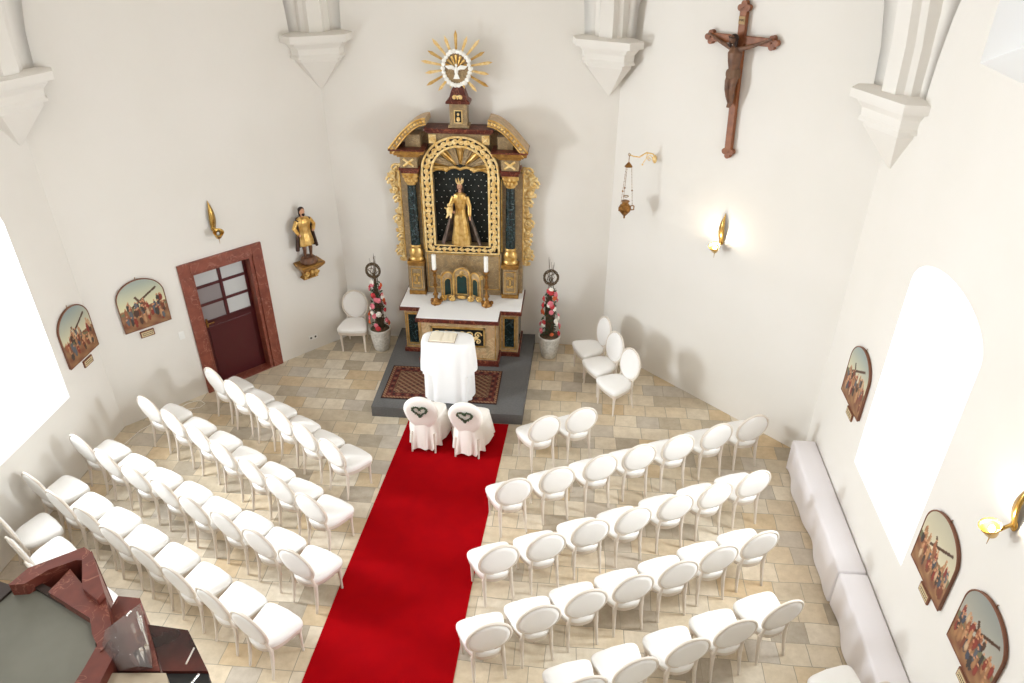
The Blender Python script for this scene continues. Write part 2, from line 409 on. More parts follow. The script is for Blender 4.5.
corner_corbel((-WL, -DLh-.12), (0, -1), (WL-A_, DLh), 'white plaster corbel in the far upper left corner of the picture')
corner_corbel((WR, -DRh-.28), (-(WR-A_), DRh), (0, -1), 'white plaster corbel right of the crucifix, before the right side wall')

# ------------------------------------------------------------------ carpet, platform, rug
mb = MB()
mb.slab([(-.665, -2.26), (.79, -2.26), (.66, -5.2), (.60, -8.6), (-.90, -8.6), (-.80, -5.2)], 0.001, 0.005)
tag(mb.build('red_carpet', M['red']), 'long bright red carpet running down the aisle to the altar step', 'carpet')
mb = MB(); mb.slab([(-1.22, -2.25), (.98, -2.25), (1.02, -.003), (-1.26, -.003)], 0.0, 0.17)
structure(mb.build('floor_platform', M['grey'], bevel=.006))

def grid_paint(w, h, nx, ny, fn, shape=None):
    """flat painted sheet in x,y(local) from 0..w,0..h ; returns verts, faces, colours"""
    vs, cs, fs = [], [], []
    for j in range(ny+1):
        for i in range(nx+1):
            u, v = i/nx, j/ny; x, y = u*w, v*h
            if shape: x, y = shape(u, v)
            vs.append((x, y)); cs.append(fn(u, v))
    for j in range(ny):
        for i in range(nx): a = j*(nx+1)+i; fs.append((a, a+1, a+nx+2, a+nx+1))
    return vs, fs, cs
def rugcol(u, v):
    x, y = u*1.72, v*.86; d = min(x, 1.72-x, y, .86-y)
    dark, red, cream, nav = lin('2A100E'), lin('562018'), lin('8E6A4C'), lin('2E1A18')
    if d < .02: return dark
    if d < .05: return cream if (int((x+y)*60) % 3) else red
    if d < .15:
        s = sin(x*46)*sin(y*46)
        return lin('7A4A38') if s > .45 else (dark if s < -.5 else red)
    if d < .18: return cream if (int((x-y)*50) % 2) else nav
    s = (int((x*.8+y)*34) % 3, int((x*.8-y)*34) % 3)
    if s[0] == 0: return lin('8E7052')
    if s[1] == 0: return lin('4A2A20')
    return lin('6A4232')
v_, f_, c_ = grid_paint(1.72, .86, 172, 86, rugcol)
mb = MB(); mb.add([(x, y, .012) for x, y in v_], f_); mb.col = list(c_)
n0 = len(mb.v); mb.box(0, 1.72, 0, .86, 0, .0115); mb.col += [lin('2E100E')]*(len(mb.v)-n0)
tag(mb.build('oriental_rug', M['rugm']), 'dark red patterned oriental rug on the grey altar platform', 'rug', loc=(-1.13, -2.03, .17), rz=0.0)

# ------------------------------------------------------------------ altar table
xc = -0.115
T = thing('altar_table', 'faux-marble altar table with white covering below the gilded altarpiece', 'altar', (xc, 0, .17))
ZB = 1.02-.17
mb = MB(); mb.box(-.90, -.60, -.70, -.01, .06, ZB-.07); mb.box(.60, .90, -.70, -.01, .06, ZB-.07); mb.box(-.60, .60, -1.02, -.01, .09, ZB-.07)
mb.build('body', M['marble_tan'], T, bevel=.006)
mb = MB(); mb.box(-.93, -.60, -.73, -.01, 0, .07); mb.box(.60, .93, -.73, -.01, 0, .07); mb.box(-.63, .63, -1.05, -.01, 0, .1)
mb.build('plinth', M['marble_red'], T, bevel=.008)
out = [(-.96, -.005), (-.96, -.76), (-.64, -.76), (-.64, -1.09), (.64, -1.09), (.64, -.76), (.96, -.76), (.96, -.005)]
MB().slab(out, ZB-.075, ZB-.012).build('cornice', M['marble_red'], T, bevel=.012)
o2 = [(x*.985, y*.985-.004) for x, y in out]
o2 = [(-.945, -.01), (-.945, -.745), (-.625, -.745), (-.625, -1.075), (.625, -1.075), (.625, -.745), (.945, -.745), (.945, -.01)]
MB().slab(o2, ZB-.011, ZB).build('cover', M['cloth'], T)
def framed(mb, x0, x1, z0, z1, y, w=.022, t=.015, mi=0):
    for q in ((x0, x1, z0, z0+w), (x0, x1, z1-w, z1), (x0, x0+w, z0, z1), (x1-w, x1, z0, z1)): mb.box(q[0], q[1], y-t, y, q[2], q[3], mi)
for s in (-1, 1):
    x0, x1 = sorted((s*.68, s*.85))
    pm = MB(); pm.box(x0, x1, -.706, -.70, .16, .70); p = pm.build('panel', M['marble_green'], T)
    fm = MB(); framed(fm, x0-.012, x1+.012, .148, .712, -.70); fm.build('panel_frame', M['gold'], p)
    e = MB(); framed(e, min(s*.62, s*.89), max(s*.62, s*.89), .09, .76, -.70, .012, .008); e.build('edge_gilding', M['gold'], T)
# side panel on the right flank
pm = MB(); pm.box(.90, .906, -.58, -.2, .16, .70); p = pm.build('panel', M['marble_green'], T)
# front ornament panel
pm = MB(); pm.box(-.40, .40, -1.028, -1.02, .36, .66); p = pm.build('panel', M['black'], T)
fm = MB(); framed(fm, -.42, .42, .34, .68, -1.02, .025, .02); fm.build('panel_frame', M['gold'], p)
sm_ = MB()
for i, x in enumerate((-.31, -.19, -.06, .06, .19, .31)):
    d = 1 if i % 2 else -1
    sm_.spiral(x, .56, -1.04, .06, 1.2, 0 if d > 0 else PI, d, .012); sm_.spiral(x, .45, -1.04, .055, 1.2, PI if d > 0 else 0, -d, .012)
sm_.ell((0, -1.04, .51), (.05, .02, .08), 10, 8)
for s in (-1, 1): sm_.ell((s*.12, -1.04, .51), (.06, .015, .02)); sm_.ell((s*.25, -1.04, .51), (.06, .015, .02))
sm_.build('scroll_ornament', M['gold_pale'], p)
e = MB(); framed(e, -.585, .585, .12, .755, -1.02, .012, .008); e.build('edge_gilding', M['gold'], T)

# ------------------------------------------------------------------ altarpiece
R_ = thing('altarpiece', 'tall gilded baroque altarpiece with a crowned statue niche and sunburst', 'altarpiece', (xc, 0, 1.02))
z = lambda h: h-1.02
mb = MB(); mb.box(-.66, .66, -.16, -.01, 0, z(3.66)); mb.box(-.92, -.44, -.22, -.01, 0.0, z(3.08)); mb.box(.44, .92, -.22, -.01, 0.0, z(3.08))
mb.box(-.60, -.42, -.34, -.01, z(1.9), z(3.0)); mb.box(.42, .60, -.34, -.01, z(1.9), z(3.0))
mb.box(-.60, .60, -.36, -.01, 0, z(1.78)); mb.build('backboard', M['marble_brown'], R_, bevel=.008)
mb = MB()
for q in (-.605, .605): mb.tube([(q, -.345, z(1.8)), (q, -.345, z(3.0))], .012, 6)
for q in (-.925, .925): mb.tube([(q, -.275, z(1.62)), (q, -.275, z(3.08))], .012, 6)
framed(mb, -.57, .57, z(1.12), z(1.74), -.36, .014, .01)
mb.build('edge_gilding', M['gold'], R_)
for s in (-1, 1):
    cx_ = s*.74
    mb = MB(); mb.box(cx_-.115, cx_+.115, -.47, -.2, z(1.08), z(1.58)); ped = mb.build('pedestal', M['marble_brown'], R_, bevel=.005)
    mb = MB(); mb.box(cx_-.135, cx_+.135, -.49, -.2, 0, z(1.09)); mb.build('pedestal_foot', M['gold_dark'], ped, bevel=.008); mb = MB(); mb.box(cx_-.135, cx_+.135, -.49, -.2, z(1.56), z(1.62)); mb.box(cx_-.12, cx_+.12, -.475, -.2, z(1.535), z(1.561))
    mb.build('pedestal_moulding', M['gold_dark'], ped, bevel=.008)
    mb = MB(); framed(mb, cx_-.085, cx_+.085, z(1.13), z(1.5), -.47, .014, .012)
    mb.spiral(cx_-.03, z(1.38), -.485, .03, 1.1, 0, 1, .009); mb.spiral(cx_+.03, z(1.38), -.485, .03, 1.1, PI, -1, .009)
    mb.spiral(cx_-.03, z(1.24), -.485, .03, 1.1, 0, -1, .009); mb.spiral(cx_+.03, z(1.24), -.485, .03, 1.1, PI, 1, .009)
    mb.ell((cx_, -.485, z(1.31)), (.02, .015, .06)); mb.build('pedestal_relief', M['gold'], ped)
    mb = MB(); mb.lathe([(.11, 0), (.115, .03), (.10, .045), (.095, .06), (.108, .10), (.105, .15), (.085, .20), (.078, .22), (.09, .235), (.088, .25), (.075, .262)], cx_, -.36, z(1.62), 20)
    mb.build('column_base', M['gold'], R_)
    mb = MB(); mb.lathe([(.072, z(1.86)), (.074, z(2.2)), (.070, z(2.6)), (.064, z(2.9))], cx_, -.36, 0, 24); mb.build('column_shaft', M['marble_green'], R_)
    mb = MB(); mb.lathe([(.066, z(2.88)), (.075, z(2.90)), (.07, z(2.93)), (.09, z(3.0)), (.11, z(3.05))], cx_, -.36, 0, 16)
    for k in range(10):
        a = 2*PI*k/10
        mb.ell((cx_+.085*cos(a), -.36+.085*sin(a), z(2.95)), (.022, .022, .035), 6, 5); mb.ell((cx_+.105*cos(a+.3), -.36+.105*sin(a+.3), z(3.02)), (.022, .022, .025), 6, 5)
    for qx in (-1, 1): mb.spiral(cx_+qx*.075, z(3.03), -.47, .03, 1.2, PI/2, -qx, .010)
    mb.box(cx_-.115, cx_+.115, -.475, -.24, z(3.05), z(3.085)); mb.build('capital', M['gold'], R_)
    # pilaster behind the column
    mb = MB(); x0, x1 = sorted((s*.60, s*.92)); mb.box(x0, x1, -.27, -.2, z(1.62), z(3.08)); mb.build('pilaster', M['marble_brown'], R_, bevel=.006)
    # entablature
    mb = MB(); mb.box(cx_-.13, cx_+.13, -.5, -.1, z(3.085), z(3.13)); mb.box(cx_-.15, cx_+.15, -.52, -.1, z(3.13), z(3.17)); mb.build('architrave', M['marble_red'], R_, bevel=.006)
    mb = MB(); mb.box(cx_-.125, cx_+.125, -.49, -.1, z(3.17), z(3.34)); fz = mb.build('frieze', M['marble_brown'], R_, bevel=.004)
    mb = MB()
    for q in (1, -1): mb.tube([(cx_-.075, -.50, z(3.255)-q*.055), (cx_, -.51, z(3.255)), (cx_+.075, -.50, z(3.255)+q*.055)], [.018, .022, .018], 6)
    mb.ell((cx_, -.515, z(3.255)), (.03, .02, .03)); mb.build('rosette', M['gold_pale'], fz)
    mb = MB()
    for (w, za, zb, f) in ((.16, 3.34, 3.37, .53), (.20, 3.37, 3.40, .57), (.245, 3.40, 3.45, .61)): mb.box(cx_-w, cx_+w, -f, -.08, z(za), z(zb))
    mb.build('cornice', M['gold_dark'], R_, bevel=.008)
    mb = MB(); mb.box(cx_-.265, cx_+.265, -.63, -.08, z(3.45), z(3.475)); mb.build('cornice_slab', M['marble_red'], R_, bevel=.006)
    # recessed connecting entablature
    mb = MB(); x0, x1 = sorted((s*.47, s*.66)); mb.box(x0, x1, -.34, -.1, z(3.1), z(3.42)); mb.build('entablature_return', M['marble_brown'], R_, bevel=.006)
    # broken segmental pediment
    def arcpt(t, off): # t 0 outer tip .. 1 inner tip
        a = math.radians(178-62*t); r = .98+off
        return (s*(-1)*(r*cos(a)*.72+.0)+s*(-.0)+0, r*sin(a))
    pts_o, pts_i = [], []
    for k in range(13):
        t = k/12; x = 1.0-.56*t; zz = 3.475+.46*sin(t*PI/2*0.98)
        nx, nz = -.35*(1-t)-.12, -1+.5*(1-t); nn = math.hypot(nx, nz)
        th = .085
        pts_o.append((s*x, z(zz))); pts_i.append((s*(x+nx/nn*th*1.0), z(zz+nz/nn*th)))
    mb = MB(); mb.band(pts_o, pts_i, -.60, -.1); mb.build('pediment_arc', M['marble_tan'], R_, bevel=.006)
    mb = MB(); po = [(x-s*.02, zz-.03) for x, zz in pts_o]; 
    for lst, r_ in (([(x, -.61, zz) for x, zz in pts_o], .014), ([(x, -.61, zz) for x, zz in pts_i], .012)): mb.tube(lst, r_, 6)
    for k in range(12):
        xm = (pts_o[k][0]+pts_i[k][0]+pts_o[k+1][0]+pts_i[k+1][0])/4; zm = (pts_o[k][1]+pts_i[k][1]+pts_o[k+1][1]+pts_i[k+1][1])/4
        mb.ell((xm, -.605, zm), (.022, .015, .026), 8, 6)
    mb.build('pediment_gilding', M['gold'], R_)
    mb = MB(); x0, x1 = sorted((s*.56, s*.78)); mb.box(x0, x1, -.42, -.1, z(3.47), z(3.66)); mb.build('pediment_block', M['marble_brown'], R_, bevel=.005)
    # gilded scroll wings
    mb = MB()
    outl = []
    zs = [1.54, 1.62, 1.72, 1.86, 2.0, 2.16, 2.32, 2.5, 2.66, 2.82, 2.95, 3.05, 3.1]
    wx = [.95, 1.02, 1.05, 1.0, .99, 1.04, 1.02, .98, 1.03, 1.09, 1.10, 1.05, .95]
    wx = [q+.035 for q in wx]
    oo = [(s*(w-.02), z(h)) for w, h in zip(wx, zs)] + [(s*.86, z(3.1)), (s*.86, z(1.54))]
    mb.prism(oo, -.14, -.1)
    rr = random.Random(3+s)
    for i in range(len(zs)-1):
        h = (zs[i]+zs[i+1])/2; w = (wx[i]+wx[i+1])/2
        mb.spiral(s*(w-.055), z(h), -.17, .065+.015*(i % 2), 1.3, (0 if s > 0 else PI), s*(1 if i % 2 else -1), .021)
        mb.ell((s*(.90+.01*(i % 3)), -.16, z(h)+.03), (.045, .03, .06), 8, 6, R=Matrix.Rotation(s*.5, 3, 'Y'))
        mb.ell((s*(w-.005), -.15, z(h)-.04), (.03, .018, .035), 8, 6, R=Matrix.Rotation(-s*.6, 3, 'Y'))
    for i in range(14):
        h = 1.58+i*.11; mb.ell((s*(.93+.03*sin(i*2.1)), -.155, z(h)), (.028, .02, .028), 8, 6)
    mb.build('scroll_wing', M['gold_pale'], R_)
# arched filigree frame
def archline(hw, zbot, zspring, ztop, n=20, down=True):
    pts = [(-hw, zbot)]
    for k in range(1, 8): pts.append((-hw, zbot+(zspring-zbot)*k/8))
    for k in range(n+1):
        a = PI-PI*k/n; pts.append((hw*cos(a), zspring+(ztop-zspring)*sin(a)))
    for k in range(7, 0, -1): pts.append((hw, zbot+(zspring-zbot)*k/8))
    pts.append((hw, zbot)); return pts
ao = archline(.565, z(1.78), z(3.08), z(3.64)); ai = archline(.425, z(1.90), z(3.08), z(3.50))
mb = MB(); mb.band(ao, ai, -.40, -.33); mb.box(-.565, .565, -.40, -.33, z(1.78), z(1.90)); mb.build('frame_ground', M['timber_dark'], R_)
mb = MB()
mb.tube([(x, -.41, h) for x, h in ao], .02, 6); mb.tube([(x, -.41, h) for x, h in ai], .02, 6)
mb.tube([(-.565, -.41, z(1.78)), (.565, -.41, z(1.78))], .016, 6); mb.tube([(-.425, -.41, z(1.90)), (.425, -.41, z(1.90))], .013, 6)
n = 46
def lerp_line(L, t):
    seg = [math.hypot(L[i+1][0]-L[i][0], L[i+1][1]-L[i][1]) for i in range(len(L)-1)]; S = sum(seg)*t
    for i, q in enumerate(seg):
        if S <= q or i == len(seg)-1: u = min(1, S/q); return (L[i][0]+(L[i+1][0]-L[i][0])*u, L[i][1]+(L[i+1][1]-L[i][1])*u, math.atan2(L[i+1][1]-L[i][1], L[i+1][0]-L[i][0]))
        S -= q
am = archline(.495, z(1.84), z(3.08), z(3.57))
for i in range(n):
    x, h, a = lerp_line(am, (i+.5)/n); d = 1 if i % 2 else -1
    mb.spiral(x, h, -.415, .052, 1.15, a+PI/2*d, d, .0165, n=9)
    x, h, a = lerp_line(am, i/n); mb.ell((x, -.41, h), (.026, .014, .026), 6, 5)
for i in range(11):
    x = -.45+.09*i; d = 1 if i % 2 else -1
    mb.spiral(x, z(1.84), -.415, .04, 1.15, PI/2*d, d, .0125, n=9); mb.ell((x+.045, -.41, z(1.84)), (.018, .012, .018), 6, 5)
mb.build('filigree_frame', M['gold_pale'], R_)
# niche
mb = MB(); mb.box(-.425, .425, -.175, -.165, z(1.9), z(3.3)); rs = random.Random(5)
for j in range(13):
    for i in range(9):
        x = -.38+.095*i+(.047 if j % 2 else 0)+rs.uniform(-.015, .015); h = z(1.98)+.095*j+rs.uniform(-.015, .015)
        if abs(x) < .4: mb.ell((x, -.178, h), (.0075, .004, .0075), 6, 4, 1)
mb.build('starry_niche', [M['niche'], M['star']], R_)
mb = MB()
for i in range(9):
    a0 = PI*(i+.04)/9; a1 = PI*(i+.96)/9; pts = []
    for k in range(5): a = a0+(a1-a0)*k/4; pts.append((.44*cos(a), z(3.07)+.44*sin(a)))
    pts += [(.10*cos(a1), z(3.12)+.08*sin(a1)), (.10*cos(a0), z(3.12)+.08*sin(a0))]
    am_ = (a0+a1)/2
    mb.prism(pts, -.27-.03*(i % 2), -.165, i % 2)
    mb.tube([(.1*cos(am_), -.25, z(3.12)+.08*sin(am_)), (.43*cos(am_), -.32, z(3.07)+.43*sin(am_))], [.012, .035], 8, i % 2)
mb.build('shell', [M['gold'], M['marble_brown']], R_)
mb = MB(); path = []
for k in range(33):
    t = k/32; x = -.42+.84*t; path.append((x, -.36, z(3.12)+.035*abs(sin(t*PI*4))+.02*cos(2*PI*(t-.5))))
mb.tube(path, .022, 8); mb.spiral(-.2, z(3.13), -.38, .04, 1.2, 0, 1, .014); mb.spiral(.2, z(3.13), -.38, .04, 1.2, PI, -1, .014)
mb.build('scalloped_rim', M['gold'], R_)
mb = MB(); mb.box(-.42, .42, -.36, -.16, z(1.875), z(1.9)); mb.build('niche_floor', M['marble_brown'], R_)
# attic
mb = MB(); mb.box(-.44, .44, -.36, -.05, z(3.5), z(3.68)); mb.build('attic', M['marble_brown'], R_, bevel=.006)
mb = MB(); mb.box(-.47, .47, -.40, -.04, z(3.68), z(3.71)); mb.box(-.50, .50, -.44, -.03, z(3.71), z(3.76)); mb.build('attic_cornice', M['marble_red'], R_, bevel=.01)
for s in (-1, 1):
    mb = MB(); cxx = s*.385; mb.box(cxx-.055, cxx+.055, -.385, -.36, z(3.53), z(3.66))
    for q in (1, -1): mb.tube([(cxx-.04, -.39, z(3.595)-q*.04), (cxx+.04, -.39, z(3.595)+q*.04)], .014, 6)
    mb.ell((cxx, -.395, z(3.595)), (.02, .015, .02)); mb.build('corner_rosette', M['gold_pale'], R_)
mb = MB(); mb.box(-.125, .125, -.36, -.12, z(3.76), z(4.11)); mb.box(-.15, .15, -.38, -.1, z(3.76), z(3.80)); pl = mb.build('attic_pedestal', M['marble_brown'], R_, bevel=.006)
mb = MB(); framed(mb, -.06, .06, z(3.83), z(4.02), -.36, .014, .012); mb.box(-.05, .05, -.364, -.36, z(3.84), z(4.01), 1)
mb.ell((0, -.375, z(3.96)), (.017, .012, .022)); mb.ell((0, -.375, z(3.89)), (.026, .012, .035)); mb.build('plaque', [M['gold_pale'], M['black']], pl)
mb = MB(); mb.loft([[(-a, -b, z(h)), (a, -b, z(h)), (a, -.1, z(h)), (-a, -.1, z(h))] for a, b, h in ((.17, .40, 4.11), (.17, .40, 4.14), (.13, .36, 4.17), (.09, .32, 4.29), (.04, .28, 4.37))], 0, False)
cap = mb.build('attic_cap', M['marble_red'], R_, bevel=.006)
mb = MB(); mb.spiral(-.04, z(4.20), -.385, .035, 1.2, 0, 1, .011); mb.spiral(.04, z(4.20), -.385, .035, 1.2, PI, -1, .011); mb.ell((0, -.38, z(4.20)), (.015, .015, .03))
mb.build('cap_relief', M['gold_pale'], cap)
# sunburst
SB = MB(); SB.prism([(.17*cos(2*PI*k/28), z(4.60)+.21*sin(2*PI*k/28)) for k in range(28)], -.36, -.30); sb = SB.build('sunburst', M['marble_brown'], R_)
for k in range(18):
    a = PI/2+2*PI*k/18; ln = .50 if k % 2 == 0 else .45
    if k in (8, 9, 10): ln = .30 if k != 9 else .24
    if k in (7, 11): ln = .42
    ca, sa = cos(a), sin(a); r0 = .19; w0, w1 = .012, .022
    pts = [(r0*ca-w0*sa, r0*sa+w0*ca), ((ln-.06)*ca-w1*sa, (ln-.06)*sa+w1*ca), (ln*ca, ln*sa), ((ln-.06)*ca+w1*sa, (ln-.06)*sa-w1*ca), (r0*ca+w0*sa, r0*sa-w0*ca)]
    mb = MB(); mb.prism([(x, z(4.60)+h) for x, h in pts], -.35, -.325); mb.tube([(r0*ca, -.35, z(4.60)+r0*sa), ((ln-.03)*ca, -.35, z(4.60)+(ln-.03)*sa)], [.006, .010], 6)
    mb.build('ray', M['gold_pale'] if k % 3 else M['gold'], sb)
mb = MB(); rs = random.Random(2)
for k in range(26):
    a = 2*PI*k/26; q = rs.uniform(.9, 1.15); mb.ell((.185*cos(a)*q**.3, -.385+rs.uniform(-.01, .01), z(4.60)+.225*sin(a)*q**.3), (.032*q, .028, .03*q), 8, 6)
mb.build('cloud_ring', M['wax'], sb)
mb = MB()
for k in range(7):
    a = PI*(k+.5)/7; mb.tube([(.03*cos(a), -.37, z(4.60)+.02), (.15*cos(a), -.375, z(4.61)+.17*sin(a))], [.006, .022], 6)
mb.build('inner_rays', M['gold'], sb)
mb = MB(); mb.ell((0, -.395, z(4.57)), (.028, .025, .06)); mb.ell((0, -.405, z(4.645)), (.018, .02, .022))
for s in (-1, 1):
    mb.loft([[(s*x, -.39-.01*w, z(h)+q) for q in (-w, w)] + [(s*x, -.40, z(h)+q) for q in (w, -w)] for x, h, w in ((.01, 4.59, .02), (.06, 4.62, .03), (.11, 4.615, .025), (.15, 4.63, .006))], 0, True)
mb.loft([[(-w, -.39, z(h)), (w, -.39, z(h)), (w, -.40, z(h)), (-w, -.40, z(h))] for w, h in ((.015, 4.54), (.03, 4.50), (.045, 4.46))], 0, False)
mb.build('dove', M['wax'], sb)
R_.scale = (1, .72, .972)
# predella tabernacle
TB = thing('tabernacle', 'small three-sided gilded tabernacle with green doors between the candlesticks', 'tabernacle', (xc-.01, -.42, 1.02))
TB.scale = (1.11, 1.1, 1.15)
def tab_unit(w, h, x, y, rz, nm):
    Mx = Matrix.Translation((x, y, 0)) @ Matrix.Rotation(rz, 4, 'Z'); hw = w/2
    top = [(hw*cos(PI*k/10), h-.09+.09*sin(PI*k/10)) for k in range(11)]
    mb = MB(); mb.prism([(-hw, .04), (hw, .04)]+top, 0, .06, M=Mx); b = mb.build(nm, M['marble_tan'], TB, bevel=.003)
    i = hw-.035; t2 = [(i*cos(PI*k/10), h-.14+.05*sin(PI*k/10)) for k in range(11)]
    MB().prism([(-i, .08), (i, .08)]+t2, -.006, 0, M=Mx).build('door', M['green'], b)
    mb = MB(); o_ = [(-i-.005, .075)]+[(p[0], p[1]) for p in t2[::-1]]+[(i+.005, .075), (-i-.005, .075)]
    mb.tube([(x_, -.008, z_) for x_, z_ in o_], .008, 6, M=Mx)
    mb.tube([(x_, 0, z_) for x_, z_ in [(-hw, .04)]+top[::-1]+[(hw, .04)]], .012, 6, M=Mx)
    mb.spiral(0, h-.06, -.015, .03, 1.2, 0, 1, .009); mb2 = mb
    mb.build('gilding', M['gold'], b)
tab_unit(.22, .46, 0, 0, 0, 'centre_bay'); tab_unit(.17, .42, -.20, -.045, math.radians(-32)*-1 if False else math.radians(32)*-1*-1, 'side_bay'); tab_unit(.17, .42, .20, -.045, math.radians(-32), 'side_bay')
mb = MB(); mb.box(-.12, .12, -.02, .08, 0, .05); mb.box(-.3, .3, -.0, .09, 0, .04)
mb.build('base', M['marble_brown'], TB, bevel=.005)
mb = MB()
for x, d in ((-.26, 1), (-.13, -1), (.13, 1), (.26, -1)):
    mb.spiral(x, .05, -.10, .045, 1.3, 0 if d > 0 else PI, d, .014); mb.ell((x, -.09, .03), (.05, .03, .025))
mb.ell((0, -.05, .05), (.07, .03, .03)); 
for s in (-1, 1): mb.tube([(s*.12, -.01, .05), (s*.125, -.012, .25), (s*.11, -.01, .40)], .016, 8); mb.spiral(s*.3, .38, -.10, .035, 1.2, 0, s, .011)
mb.build('scrollwork', M['gold'], TB)

# candlesticks
def candlestick(loc, lab):
    t = thing('candlestick', lab, 'candlestick', loc, 0, 'altar candlesticks')
    mb = MB(); mb.lathe([(.085, 0), (.085, .02), (.06, .05), (.03, .09), (.025, .12), (.045, .16), (.02, .2), (.018, .28), (.04, .32), (.022, .36), (.018, .46), (.035, .5), (.018, .53), (.05, .57), (.052, .585), (.02, .59)], n=18)
    for k in range(3): a = 2*PI*k/3-PI/2; mb.spiral(.075*cos(a), .035, .075*sin(a), .028, 1.1, 0, 1, .011); mb.ell((.09*cos(a), .09*sin(a), .015), (.022, .022, .015))
    mb.build('stem', M['brass_dark'], t)
    MB().lathe([(.033, .586), (.033, .83), (.028, .838)], n=18).build('candle', M['wax'], t)
    MB().tube([(0, 0, .835), (.002, 0, .85)], .0025, 5).build('wick', M['black'], t)
candlestick((-.515, -.60, 1.02), 'brass candlestick with white candle, left one on the altar table')
candlestick((.285, -.60, 1.02), 'brass candlestick with white candle, right one on the altar table')

# ------------------------------------------------------------------ statues
def robe(mb, prof, n=40, folds=9, amp=.06, mi=0, sy=.7, y0=0, M_=None):
    ls = []
    for (r, h, cx, cy) in prof:
        ls.append([(cx+r*(1+amp*sin(folds*2*PI*i/n+h*3)*min(1, 1.2-h*.6))*cos(2*PI*i/n), y0+cy+sy*r*(1+amp*sin(folds*2*PI*i/n+h*3))*sin(2*PI*i/n), h) for i in range(n)])
    mb.loft(ls, mi, True, True, True, M_)
# madonna  (about 1.15 m)
S = thing('crowned_statue', 'gilded statue of a crowned woman holding a child, in the starry niche', 'statue', (xc-.02, -.235, 1.878))
S.scale = (.97, .8, .97)
mb = MB(); robe(mb, [(.15, 0, 0, 0), (.145, .1, 0, 0), (.12, .3, .005, 0), (.105, .45, 0, 0), (.08, .6, 0, 0), (.09, .68, 0, 0), (.105, .78, 0, 0), (.09, .84, 0, 0), (.035, .87, 0, 0)], 48, 10, .07)
mb.tube([(.10, 0, .80), (.145, -.02, .66), (.15, -.07, .54), (.155, -.09, .5)], [.04, .035, .03, .022], 10)
mb.tube([(-.10, 0, .80), (-.15, -.03, .66), (-.13, -.10, .58), (-.10, -.12, .58)], [.04, .036, .03, .022], 10)
mb.build('gown', M['gold'], S, remesh=.008)
mb = MB(); mb.tube([(0, 0, .86), (0, -.005, .93)], .025, 10); mb.ell((0, -.01, .965), (.042, .048, .056), 14, 12); mb.ell((0, -.058, .96), (.007, .012, .012), 6, 5)
mb.ell((.155, -.10, .485), (.018, .018, .028)); mb.ell((-.09, -.13, .58), (.02, .02, .02)); 
for k in range(4): mb.tube([(.148+.006*k, -.1, .475), (.147+.007*k, -.108, .445)], .0045, 5)
mb.build('head_and_hands', M['skin'], S, remesh=.005)
mb = MB()
for s in (-1, 1): mb.ell((s*.016, -.055, .972), (.005, .004, .004), 6, 5)
mb.tube([(-.012, -.057, .945), (.012, -.057, .945)], .003, 5); mb.build('face_features', M['hair'], S)
mb = MB(); mb.ell((0, .012, .97), (.05, .045, .06)); mb.ell((-.04, .02, .9), (.02, .02, .07)); mb.ell((.04, .02, .9), (.02, .02, .07)); mb.build('hair', M['hair'], S)
mb = MB(); mb.lathe([(.042, 1.005), (.048, 1.02), (.046, 1.03)], n=16)
for k in range(7): a = 2*PI*k/7-PI/2; mb.tube([(.044*cos(a), .044*sin(a), 1.02), (.056*cos(a), .056*sin(a), 1.05), (.058*cos(a), .058*sin(a), 1.085)], [.012, .012, .004], 6)
mb.build('crown', M['gold_pale'], S)
mt = MB(); ls = []
for k in range(10):
    t = k/9; h = .84-.83*t; w = .10+.22*t**1.3; d = .07+.08*t
    an = [math.radians(-25+230*i/22) for i in range(23)]
    f = lambda i: 1+.06*t*sin(i*1.7+h*2)
    ls.append([(w*f(i)*cos(q), .01+d*f(i)*sin(q), h) for i, q in enumerate(an)]+[((w-.02)*f(i)*cos(q), .01+(d-.018)*f(i)*sin(q), h) for i, q in list(enumerate(an))[::-1]])
mt.loft(ls, 0, True)
mt.build('mantle', mat('grey_brown_mantle', '4A443C', 0.6, col2='7A665C', scale=9), S)
mb = MB(); mb.ell((-.155, -.13, .6), (.05, .05, .075)); mb.ell((-.16, -.14, .695), (.03, .03, .034)); mb.tube([(-.17, -.14, .63), (-.23, -.16, .66)], [.016, .01], 8); mb.tube([(-.17, -.15, .56), (-.2, -.19, .50)], [.022, .014], 8)
mb.tube([(-.13, -.15, .56), (-.13, -.19, .50)], [.022, .014], 8); mb.build('child', M['gold_pale'], S, remesh=.006)

# saint statue on console (left diagonal wall)
def wall_loc(org, ang, u, off, zz): 
    return (org.x+u*cos(ang)+off*sin(ang), org.y+u*sin(ang)-off*cos(ang), zz)
uS = onDL(-2.59, -.49)
K = thing('wall_console', 'carved gilded wall console carrying the small saint statue', 'console', wall_loc(DL0, angDL, uS, 0, 1.34), angDL)
mb = MB()
mb.loft([[(-a, -b, h), (a, -b, h), (a, 0, h), (-a, 0, h)] for a, b, h in ((.10, .10, 0), (.13, .14, .02), (.09, .11, .05), (.10, .13, .12), (.16, .22, .2), (.19, .27, .25), (.20, .28, .27), (.20, .28, .295))], 0, False); mb.build('bracket', M['gold_dark'], K, bevel=.006)
mb = MB()
for s in (-1, 1): mb.spiral(s*.08, .13, -.17, .05, 1.4, 0 if s > 0 else PI, -s, .014); mb.spiral(s*.09, .05, -.14, .03, 1.2, 0, s, .01)
mb.ell((0, -.19, .14), (.03, .03, .05)); mb.build('carving', M['gold'], K)
mb = MB(); mb.lathe([(.13, .295), (.135, .33), (.11, .38), (.09, .40)], 0, -.14, 0, 14); mb.build('rocky_base', M['wood_dark'], K, remesh=.012)
